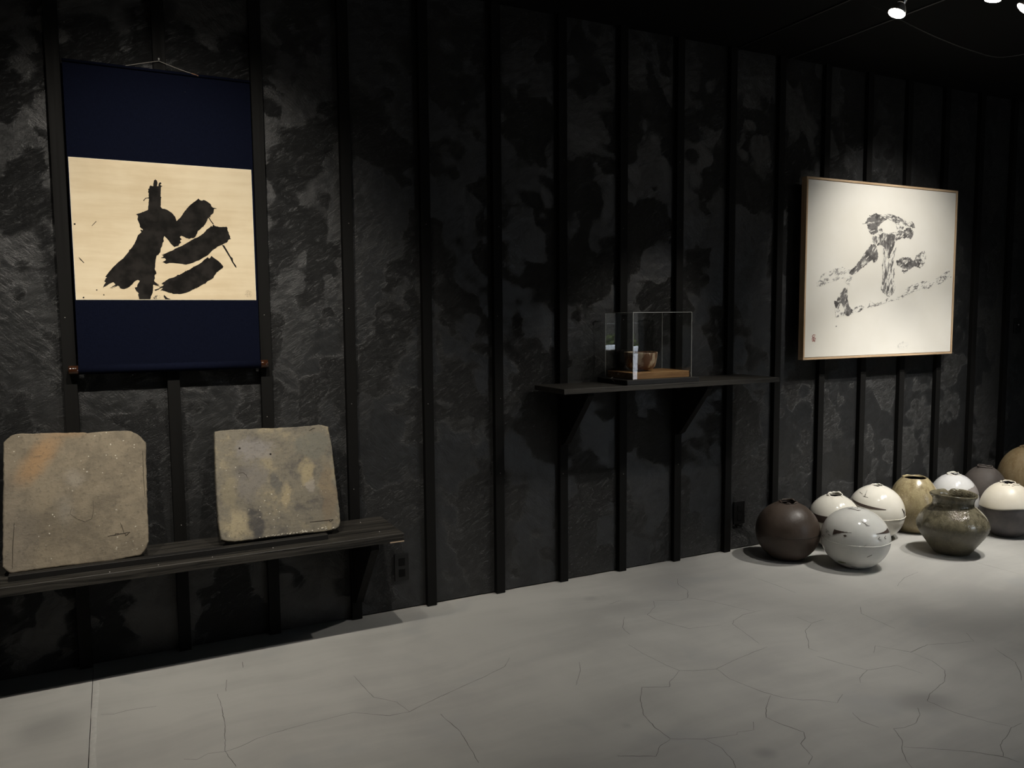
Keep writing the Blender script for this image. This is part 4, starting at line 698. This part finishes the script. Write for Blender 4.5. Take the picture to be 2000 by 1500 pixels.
# ------------------------------------------------------------------ framed painting
fx0, fx1, fz0, fz1 = 3.8127, 5.2410, 1.1640, 2.2830
FY, FB, FW = -0.112, -0.070, 0.013
CANV = (0.80, 0.775, 0.71)
pf = empty('framed_painting', ((fx0+fx1)/2, -0.09, fz0)); tag(pf, 'large framed white painting with a grey dry-brush character', 'painting')
FRW = m_wood('pale_oak_frame', (0.48,0.33,0.20), (0.66,0.49,0.32), 0.5, 'x', 60, 0.3, 0.1)
FRV = m_wood('pale_oak_frame_upright', (0.48,0.33,0.20), (0.66,0.49,0.32), 0.5, 'z', 60, 0.3, 0.1)
obj('frame_rail', box(fx0, fx1, FY, FB, fz1-FW, fz1), FRW, pf, bevel=0.0008, seg=1)
obj('frame_rail', box(fx0, fx1, FY, FB, fz0, fz0+FW), FRW, pf, bevel=0.0008, seg=1)
obj('frame_stile', box(fx0, fx0+FW, FY, FB, fz0+FW, fz1-FW), FRV, pf, bevel=0.0008, seg=1)
obj('frame_stile', box(fx1-FW, fx1, FY, FB, fz0+FW, fz1-FW), FRV, pf, bevel=0.0008, seg=1)
M = Mat('white_painting_paper', CANV, 0.75, 0.2); P = M.pos()
M.color(M.mix(M.ramp(M.noise(P, 2.5, 4), 0.3, 0.7), (0.775,0.745,0.67), (0.82,0.795,0.73)))
cv = obj('painting_panel', box(fx0+FW+0.003, fx1-FW-0.003, FY+0.004, FB, fz0+FW+0.003, fz1-FW-0.003), M.m, pf); cv['label'] = 'white paper panel'
for xa in (4.30, 4.75):
    obj('hanging_cleat', box(xa-0.03, xa+0.03, FB, -0.030, fz1-0.12, fz1-0.06), BLACKPLAIN, pf)
def dry(name, col, thr, ang, stretch=0.30, scale=60, soft=0.07, inner=0.4):
    return m_ink(name, col, CANV, thr, scale, soft, (stretch, 1, 1), ang, inner)
G0 = (0.135,0.128,0.124); G1 = (0.165,0.158,0.152); G2 = (0.25,0.242,0.232)
PINK = {'crown': dry('ink_crown', G0, 0.40, 0.3), 'arc_dry': dry('ink_arc', G1, 0.50, -0.3, 0.5), 'brow': dry('ink_brow', G0, 0.43, 0.4, 0.5),
 'stem': dry('ink_stem', G0, 0.42, 1.45), 'cheek_dry': dry('ink_cheek', G1, 0.50, 0.4, 0.7), 'stem_dry': dry('ink_stem_dry', G1, 0.505, 1.45, 0.35),
 'left_arm': dry('ink_left_arm', G0, 0.41, 0.80), 'left_dry': dry('ink_left_dry', G2, 0.545, 0.45, 0.5), 'right_dot': dry('ink_right_dot', G0, 0.43, 0.35, 0.5),
 'right_dry': dry('ink_right_dry', G1, 0.53, 0.6, 0.6), 'foot': dry('ink_foot', G0, 0.42, 1.1, 0.5), 'foot_dry': dry('ink_foot_dry', G2, 0.55, 0.6, 0.6),
 'base_dry': dry('ink_base_dry', G1, 0.535, 0.33, 0.45), 'spark': dry('ink_spark', G2, 0.3, 0.0), 'smudge': m_ink('pale_wash_smudge', (0.60,0.585,0.55), CANV, 0.58, 34, 0.10)}
for k, (nm, pts) in enumerate(PAINT_INK.items()):
    ink_poly('brush_stroke', pts, lambda z: FY+0.004, PINK[nm], cv, 0.005, 0.006, 95, 40+k*2.3, 0.0006+0.00012*(k%4))
RED = m_plain('red_seal_ink', (0.30,0.045,0.035), 0.7, 0.2)
qx, qz = PAINT_SEAL[0], PAINT_SEAL[1]
def redline(pts, wd):
    bm = bmesh.new(); y = FY+0.0032
    for k in range(len(pts)-1):
        a = Vector((pts[k][0], pts[k][1])); b = Vector((pts[k+1][0], pts[k+1][1])); d = (b-a).normalized(); n_ = Vector((-d.y, d.x))*wd
        vsx = [bm.verts.new((p.x+qx, y, p.y+qz)) for p in (a-n_-d*wd, b-n_+d*wd, b+n_+d*wd, a+n_-d*wd)]
        bm.faces.new(vsx)
    obj('seal_mark', bm, RED, cv)
redline([(0.010,0.020),(-0.004,0.022),(-0.014,0.014),(-0.010,0.006),(0.006,0.010)], 0.0018)
redline([(-0.016,-0.002),(-0.006,0.002),(0.010,0.001),(0.015,-0.005)], 0.0018)
redline([(-0.016,-0.010),(-0.002,-0.008),(0.012,-0.013)], 0.0018)
redline([(-0.012,-0.018),(0.000,-0.015),(0.010,-0.021)], 0.0018)
redline([(-0.002,0.002),(0.000,-0.016)], 0.0015)

# ------------------------------------------------------------------ round jars
WHITE = m_glaze('milky_white_glaze', (0.70,0.675,0.60), (0.76,0.735,0.665), 0.16, 4, 0.7)
WHITEB = m_glaze('cool_white_glaze', (0.62,0.62,0.59), (0.70,0.69,0.65), 0.14, 4, 0.6)
WHITEC = m_glaze('bluish_white_glaze', (0.64,0.64,0.64), (0.70,0.70,0.69), 0.16, 4, 0.3)
MATTEW = m_glaze('matte_cream_glaze', (0.74,0.69,0.58), (0.79,0.75,0.66), 0.42, 4, 0.4, spec=0.35)
BROWN = m_glaze('dark_brown_stoneware', (0.052,0.038,0.029), (0.078,0.056,0.043), 0.52, 5, 0.0, 0.10, 0.4, 60)
CHAR = m_glaze('charcoal_stoneware', (0.080,0.068,0.062), (0.105,0.090,0.082), 0.6, 5, 0.0, 0.10, 0.35, 60)
DBLUE = m_glaze('blue_black_stoneware', (0.055,0.050,0.052), (0.100,0.088,0.085), 0.42, 9, 0.0, 0.10, 0.5, 50)
TAN = m_ash('tan_ash_glaze', (0.29,0.235,0.135), (0.34,0.285,0.165), (0.21,0.165,0.090), 0.18, 0.34, 0.16, 0.6)
SAND = m_ash('sandy_ash_glaze', (0.34,0.24,0.125), (0.37,0.28,0.16), (0.27,0.19,0.095), 0.42, 0.5, 0.10, 0.15)
GREEN = m_ash('olive_ash_glaze', (0.100,0.088,0.058), (0.145,0.130,0.088), (0.062,0.055,0.037), 0.12, 0.40, 0.17, 2.0)
INSIDE = m_plain('shaded_jar_inside', (0.012,0.010,0.009), 0.8, 0.2)
GLGAP = m_plain('bare_dark_clay', (0.060,0.042,0.034), 0.55, 0.4, 0.35, 40)
CRACK = m_plain('dark_glaze_crack', (0.07,0.06,0.05), 0.6, 0.3)
MOSS = m_plain('green_glaze_pool', (0.13,0.14,0.05), 0.3, 0.5, 0.4, 50)

class Jar:
    zs = 1.0
    def __init__(s, name, label, x, y, R, Hh, base, mouth, mat, torn=0.006, seed=0.0, zlow=None, squash=1.0):
        s.c = (x, y, 0.0); s.R = R; s.H = Hh
        fb = math.acos(base/R); ft = math.acos(mouth/R)
        s.hz = Hh/(math.sin(fb)+math.sin(ft)); s.zc = s.hz*math.sin(fb); s.mouth = mouth
        s.front = math.atan2(-DIST-y, -x)
        s.e = empty(name, (x, y, 0)); tag(s.e, label, 'jar', 'round jars on the floor by the wall')
        prof = []
        N = 34
        for j in range(N+1):
            f = -fb+(fb+ft)*j/N
            prof.append((R*math.cos(f), s.zc+s.hz*math.sin(f)))
        top = len(prof)-1
        prof += [(mouth-0.002, Hh+0.002), (mouth-0.006, Hh-0.002), (mouth-0.006, Hh-0.006)]
        def wob(j, a, r, z):
            q = Vector((math.cos(a)*1.3, math.sin(a)*1.3, seed))
            r2_ = r*(1+0.010*noise.noise(q+Vector((0,0,z*4))))
            if top-3 <= j <= top+3:
                wgt = 1-abs(j-top)/4.0
                t = noise.noise(q*1.3+Vector((3,1,2)))
                r2_ += wgt*wgt*torn*1.2*t; z += wgt*torn*(0.6*noise.noise(q*1.6+Vector((7,7,1))) + 0.1)
            return r2_, z
        bm = lathe(s.c, prof, 72, wob, close=False)
        lo = [v for v in bm.verts][:72]; bm.faces.new(lo[::-1])
        s.body = obj('jar_body', bm, mat, s.e, smooth=True)
        # hollow seen through the mouth, its shade put into a near-black colour
        obj('jar_inside', lathe((x, y, 0), [(mouth-0.004, Hh-0.004), (mouth+0.008, Hh-0.020), (R*0.72, s.zc+s.hz*0.53), (R*0.85, s.zc), (R*0.5, s.zc-s.hz*0.7)], 40, close=False), INSIDE, s.e, smooth=True)
    def r(s, z): return s.R*math.sqrt(max(0.0, 1-((z-s.zc)/s.hz)**2))
    def patch(s, name, d0, d1, zt, zb, mat, off=0.0012, n=24, m=4, jit=0.0):
        bm = bmesh.new(); g = []
        for k in range(n+1):
            t = k/n; a = s.front+math.radians(d0+(d1-d0)*t); row = []
            za, zb_ = zb(t), zt(t)
            za += jit*noise.noise(Vector((t*9, 1, s.c[0]))); zb_ += jit*noise.noise(Vector((t*9, 5, s.c[0])))
            for q in range(m+1):
                z = (za+(zb_-za)*q/m)*s.zs; rr = s.r(z)*1.004+off
                row.append(bm.verts.new((s.c[0]+rr*math.cos(a), s.c[1]+rr*math.sin(a), z)))
            g.append(row)
        for k in range(n):
            for q in range(m): bm.faces.new((g[k][q], g[k+1][q], g[k+1][q+1], g[k][q+1]))
        return obj(name, bm, mat, s.e, smooth=True)
    def line(s, name, pts, rad, mat, off=0.0006):
        P_ = []
        for k in range(len(pts)-1):
            for t in range(6):
                u = t/6; d = pts[k][0]+(pts[k+1][0]-pts[k][0])*u; z = (pts[k][1]+(pts[k+1][1]-pts[k][1])*u)*s.zs
                a = s.front+math.radians(d); rr = s.r(z)*1.004+off
                P_.append((s.c[0]+rr*math.cos(a), s.c[1]+rr*math.sin(a), z))
        a = s.front+math.radians(pts[-1][0]); z = pts[-1][1]*s.zs; rr = s.r(z)*1.004+off
        P_.append((s.c[0]+rr*math.cos(a), s.c[1]+rr*math.sin(a), z))
        return obj(name, tube(P_, rad, 6), mat, s.e, smooth=True)
    def seam(s, z, d0, d1, rad, mat):
        return s.line('seam', [(d0+(d1-d0)*k/10, z+0.0012*math.sin(k*1.7)) for k in range(11)], rad, mat, 0.0)
    def lip(s, mat, rad=0.005, seed=0.0, span=(0, 360), rise=0.004, gap=0.0):
        P_ = []; Rr = []
        for k in range(57):
            a = math.radians(span[0]+(span[1]-span[0])*k/56) + s.front
            back = 0.5-0.5*math.cos(a-s.front)
            q = Vector((math.cos(a)*1.6, math.sin(a)*1.6, seed))
            rr = s.mouth*(1+0.10*noise.noise(q*0.9)) - 0.001; z = s.H+rise*(0.05+0.9*back+0.9*noise.noise(q*1.3))
            P_.append((s.c[0]+rr*math.cos(a), s.c[1]+rr*math.sin(a), z)); Rr.append(rad*max(0.28, 0.45+0.45*back+0.8*noise.noise(q*1.4)))
        return obj('torn_lip', tube(P_, Rr, 8), mat, s.e, smooth=True)

J1 = Jar('round_jar', 'matte dark brown round jar with torn mouth, leftmost of the group', 3.544, -0.274, 0.184, 0.334, 0.075, 0.048, BROWN, 0.011, 1.0)
J1.lip(BROWN, 0.0062, 1.5, rise=0.008); J1.seam(0.165, -20, 75, 0.0011, m_plain('dark_seam', (0.03,0.022,0.018), 0.6))
J2 = Jar('round_jar', 'glossy white jar with a dark slanting band, behind the front white one', 3.979, -0.235, 0.158, 0.322, 0.06, 0.045, WHITE, 0.008, 2.0)
J2.lip(WHITE, 0.0075, 4.2, (60, 330), 0.008)
J2.patch('dark_band', -88, 30, lambda t: 0.238-0.022*math.sin(PI*min(1,t*1.0)), lambda t: 0.234-0.058*math.sin(PI*min(1, t)), GLGAP, jit=0.002)
J2.line('glaze_crack', [(-60, 0.14), (-50, 0.137)], 0.0014, CRACK)
J3 = Jar('round_jar', 'tall glossy white jar with a thin dark crescent line and raised seam', 4.387, -0.214, 0.173, 0.336, 0.065, 0.036, WHITE, 0.006, 3.0); J3.zs = 0.336/0.347
J3.lip(WHITE, 0.0040, 7.7, (60, 300), 0.004)
J3.patch('dark_crescent', -72, 20, lambda t: 0.258-0.032*t+0.002*math.sin(PI*t), lambda t: 0.258-0.032*t-0.016*math.sin(PI*min(1, t*0.9+0.05)), GLGAP)
J3.seam(0.155, -10, 95, 0.0022, WHITE)
J3.line('glaze_crack', [(-38, 0.325), (-30, 0.290), (-22, 0.288)], 0.0009, CRACK); J3.line('glaze_crack', [(-62, 0.308), (-44, 0.302)], 0.0008, CRACK)
J3.line('glaze_crack', [(-34, 0.303), (-30, 0.290), (-36, 0.292)], 0.0014, CRACK); J3.line('glaze_crack', [(64, 0.22), (70, 0.185)], 0.0022, CRACK); J3.line('glaze_crack', [(72, 0.21), (70, 0.165)], 0.0014, CRACK)
J4 = Jar('round_jar', 'cool white glossy jar with two dark slits, nearest the camera', 3.770, -0.569, 0.187, 0.337, 0.070, 0.018, WHITEB, 0.003, 4.0); J4.zs = 0.337/0.348
J4.patch('dark_slit', -40, -6, lambda t: 0.242-0.001*t, lambda t: 0.240-0.030*(1-t)**2.2, GLGAP, jit=0.002)
J4.patch('dark_slit', 38, 80, lambda t: 0.240+0.014*t**1.5, lambda t: 0.238-0.012*t**1.5, GLGAP)
J4.patch('dark_chip', -20, -14, lambda t: 0.226-0.004*abs(2*t-1), lambda t: 0.214+0.006*abs(2*t-1), GLGAP, n=6)
J4.patch('mouth_crack', -70, 120, lambda t: 0.3462+0.0010*math.sin(t*9), lambda t: 0.3425+0.0030*abs(math.sin(t*7)), CRACK, n=30)
J4.seam(0.168, -60, 85, 0.0020, WHITEB)
J4.line('glaze_crack', [(14, 0.300), (26, 0.282)], 0.0009, CRACK); J4.line('glaze_crack', [(21, 0.296), (22, 0.279), (29, 0.281)], 0.0008, CRACK); J4.line('glaze_crack', [(14, 0.172), (18, 0.181)], 0.0009, CRACK)
J4.line('glaze_crack', [(21, 0.105), (29, 0.120)], 0.0012, CRACK)
J4.line('glaze_crack', [(44, 0.222), (40, 0.212), (46, 0.204)], 0.0011, CRACK); J4.line('glaze_crack', [(60, 0.222), (55, 0.214), (59, 0.205)], 0.0011, CRACK)
J4.patch('green_pool', -38, -18, lambda t: 0.050+0.004*math.sin(PI*t), lambda t: 0.043-0.004*math.sin(PI*t*1.3), MOSS, n=10)
J4.patch('dark_chip', -8, 6, lambda t: 0.026, lambda t: 0.022, CRACK, n=6)
for k in range(9):
    zz_ = 0.165+0.085*random.random(); dd = -72+22*random.random()
    J4.line('glaze_crack', [(dd, zz_), (dd+2+5*random.random(), zz_+0.006*(random.random()-0.5))], 0.0007+0.0008*random.random(), CRACK)
J5 = Jar('round_jar', 'tan ash-glazed jar with a wide plain mouth, in the middle at back', 4.723, -0.239, 0.155, 0.360, 0.085, 0.074, TAN, 0.004, 5.0)
J5.lip(TAN, 0.0042, 2.2, rise=0.002)
J6 = Jar('round_jar', 'bluish white jar with a white torn lip, behind the olive pot', 5.148, -0.230, 0.154, 0.338, 0.06, 0.045, WHITEC, 0.008, 6.0)
J6.lip(WHITE, 0.0074, 9.1, (150, 420), 0.005)
J6.patch('grey_unglazed_patch', 38, 88, lambda t: 0.262+0.020*t, lambda t: 0.235-0.020*t, m_plain('grey_slip', (0.27,0.25,0.24), 0.5, 0.3), jit=0.004)
J8 = Jar('round_jar', 'plain charcoal jar with a squarish mouth, in the back row', 5.472, -0.235, 0.147, 0.362, 0.06, 0.045, CHAR, 0.003, 8.0)
bm = bmesh.new(); rings_ = []
for k in range(33):
    a = 2*PI*k/32; sq = 0.044/max(abs(math.cos(a)), abs(math.sin(a)))**0.75
    rings_.append((J8.c[0]+sq*math.cos(a+0.6), J8.c[1]+sq*math.sin(a+0.6), J8.H+0.004+0.002*math.sin(3*a)))
obj('square_lip', tube(rings_, 0.0042, 8), CHAR, J8.e, smooth=True)
J9 = Jar('round_jar', 'largest sandy brown jar cut off by the right edge', 5.906, -0.270, 0.189, 0.470, 0.08, 0.050, SAND, 0.006, 9.0)
J9.lip(SAND, 0.005, 3.3, rise=0.003)
# two-tone jar: dark bowl with an overhanging cream cap
J10 = Jar('round_jar', 'two-tone jar with cream upper half over a blue-black lower half', 5.155, -0.591, 0.157, 0.345, 0.07, 0.042, DBLUE, 0.006, 10.0)
cap = []
for j in range(20):
    z = 0.196+(0.3455-0.196)*j/19; cap.append((J10.r(z)*1.004+0.0035, z))
def capw(j, a, r, z):
    dl = (a-J10.front+PI) % (2*PI)-PI
    return r, z + (0.010*math.sin(dl*1.3+0.2)+0.003*math.sin(dl*4))*(1-j/19)
cap = [(cap[0][0]-0.006, cap[0][1]-0.002)] + cap
obj('cream_cap', lathe(J10.c, cap, 72, capw, close=False), MATTEW, J10.e, smooth=True)
J10.lip(MATTEW, 0.0066, 5.9, (0, 330), 0.006)
for k, (d0, z0) in enumerate(((-30, 0.348), (20, 0.350), (60, 0.347))):
    J10.line('lip_curl', [(d0, 0.338), (d0+25, 0.342), (d0+40, 0.339)], 0.004, MATTEW, 0.005)
# olive pot with neck
pv = empty('necked_pot', (4.494, -0.667, 0)); tag(pv, 'olive green ash-glazed pot with a short neck and flared rim', 'pot')
prof = [(0.092,0.0),(0.100,0.005),(0.124,0.038),(0.152,0.078),(0.177,0.115),(0.193,0.147),(0.1985,0.168),(0.1970,0.188),(0.1885,0.211),(0.1745,0.234),(0.1560,0.256),(0.1370,0.274),(0.1220,0.286),(0.1145,0.297),(0.1125,0.312),(0.1135,0.328),(0.1190,0.343),(0.1265,0.351),(0.1300,0.357),(0.1290,0.363),(0.1250,0.365),(0.1200,0.361),(0.1130,0.348),(0.1070,0.328),(0.1080,0.298),(0.138,0.262),(0.172,0.20),(0.15,0.10),(0.09,0.03)]
fr_ = math.atan2(-DIST+0.667, -4.494)
def pw(j, a, r, z):
    q = Vector((math.cos(a), math.sin(a), z*5))
    rr = r*(1+0.014*noise.noise(q*1.3))
    if 14 <= j <= 24:
        dl = (a-fr_-PI-0.25+PI) % (2*PI)-PI            # a split in the far side of the rim
        z += 0.004*math.sin(2*a+1.0)
        if 16 <= j <= 23: z -= 0.016*math.exp(-(dl/0.10)**2)
    return rr, z
obj('pot_body', lathe((4.494, -0.667, 0), prof, 96, pw), GREEN, pv, smooth=True)

# ------------------------------------------------------------------ lamps
SILV = m_plain('brushed_silver_socket', (0.55,0.55,0.55), 0.35, 0.5, 0.1, 20, 0.8)
REFL = m_plain('pearly_bulb_glass', (0.62,0.58,0.52), 0.3, 0.5, 0.1, 20)
LENS = bpy.data.materials.new('lit_bulb_face'); LENS.use_nodes = True
LENS.node_tree.nodes['Principled BSDF'].inputs['Emission Color'].default_value = (1.0, 0.93, 0.80, 1)
LENS.node_tree.nodes['Principled BSDF'].inputs['Emission Strength'].default_value = 30.0
CABLE = m_plain('black_cable', (0.005,0.005,0.005), 0.7, 0.2)
for (p, aim, watts, cone, blend, colr, lab) in LAMPS:
    p = Vector(p); d = (Vector(aim)-p).normalized()
    L = empty('spotlight', p); tag(L, lab, 'spotlight', 'spotlights under the dark ceiling')
    s = 1.0
    obj('socket', tube([p-d*0.085*s, p-d*0.080*s, p-d*0.045*s, p-d*0.043*s], [0.013*s, 0.0155*s, 0.0155*s, 0.014*s], 16), SILV, L, smooth=True)
    obj('reflector', tube([p-d*0.044*s, p-d*0.035*s, p-d*0.014*s, p-d*0.003*s], [0.015*s, 0.022*s, 0.032*s, 0.0335*s], 20, cap=False), REFL, L, smooth=True)
    obj('lens', tube([p-d*0.004*s, p, p+d*0.003], [0.0325*s, 0.032*s, 0.024*s], 20), LENS, L, smooth=True)
    t_ = p-d*0.085*s
    obj('cable', tube([t_, t_-d*0.02+Vector((0,0,0.02)), Vector((p.x-d.x*0.14, p.y-d.y*0.10, p.z+0.16)), Vector((p.x-d.x*0.16, p.y-d.y*0.12, CZ))], 0.0035, 6), CABLE, L)
    obj('ceiling_cup', tube([Vector((p.x-d.x*0.16, p.y-d.y*0.12, CZ-0.022)), Vector((p.x-d.x*0.16, p.y-d.y*0.12, CZ-0.0005))], 0.022, 14), BLACKPLAIN, L)
    ld = bpy.data.lights.new('spot_beam', 'SPOT'); ld.energy = watts; ld.color = colr
    ld.spot_size = math.radians(cone); ld.spot_blend = blend; ld.shadow_soft_size = 0.018
    lo = bpy.data.objects.new('spot_beam', ld); COL.objects.link(lo); lo.parent = L
    lo.location = d*0.012; lo.rotation_euler = d.to_track_quat('-Z', 'Y').to_euler()
# loose black cord slung along the ceiling
cp = [(2.40,-1.2,2.985),(2.8156,-1.2,2.8358),(2.9573,-1.2,2.7965),(3.1208,-1.2,2.7646),(3.3444,-1.2,2.7258),(3.5251,-1.2,2.702),(3.7136,-1.2,2.6865),(3.95,-1.2,2.690),(4.35,-1.2,2.80),(4.75,-1.2,2.985)]
sm = []
for k in range(len(cp)-1):
    a = Vector(cp[max(k-1,0)]); b = Vector(cp[k]); c_ = Vector(cp[k+1]); d_ = Vector(cp[min(k+2, len(cp)-1)])
    for t in range(6):
        u = t/6; sm.append(0.5*((2*b)+(c_-a)*u+(2*a-5*b+4*c_-d_)*u*u+(3*b-a-3*c_+d_)*u**3))
sm.append(Vector(cp[-1]))
tag(obj('slung_wire', tube(sm, 0.0025, 6), CABLE, org=(3.5,-1.12,2.57), smooth=True), 'thin black cord sagging between the bulbs under the ceiling', 'wire')

# ------------------------------------------------------------------ sockets and switch
PLATE = m_plain('black_plastic_plate', (0.006,0.006,0.006), 0.4, 0.4)
def plate(name, x0, x1, z0, z1, label, cat, slots=True):
    e = empty(name, ((x0+x1)/2, -0.004, z0)); tag(e, label, cat)
    obj('cover_plate', box(x0, x1, -0.014, -0.003, z0, z1), PLATE, e, bevel=0.003)
    zc_ = (z0+z1)/2; xm = (x0+x1)/2
    for k in (-1, 1):
        s = obj('outlet_face', box(xm-0.016, xm+0.016, -0.0165, -0.0135, zc_+k*0.028-0.019, zc_+k*0.028+0.019), GAP, e, bevel=0.001, seg=1)
    return e
plate('power_outlet', 1.190, 1.264, 0.150, 0.285, 'black wall outlet near the floor right of the low shelf', 'outlet')
plate('power_outlet', 3.366, 3.452, 0.158, 0.302, 'black wall outlet beside the dark brown jar', 'outlet')
e = empty('light_switch', (6.155, -0.004, 1.285)); tag(e, 'small black light switch with a pale dot at the right edge', 'switch')
obj('cover_plate', box(6.112, 6.200, -0.014, -0.003, 1.285, 1.405), PLATE, e, bevel=0.003)
obj('pilot_dot', box(6.150, 6.164, -0.0165, -0.0135, 1.350, 1.358), NAIL, e)
bpy.context.view_layer.update()
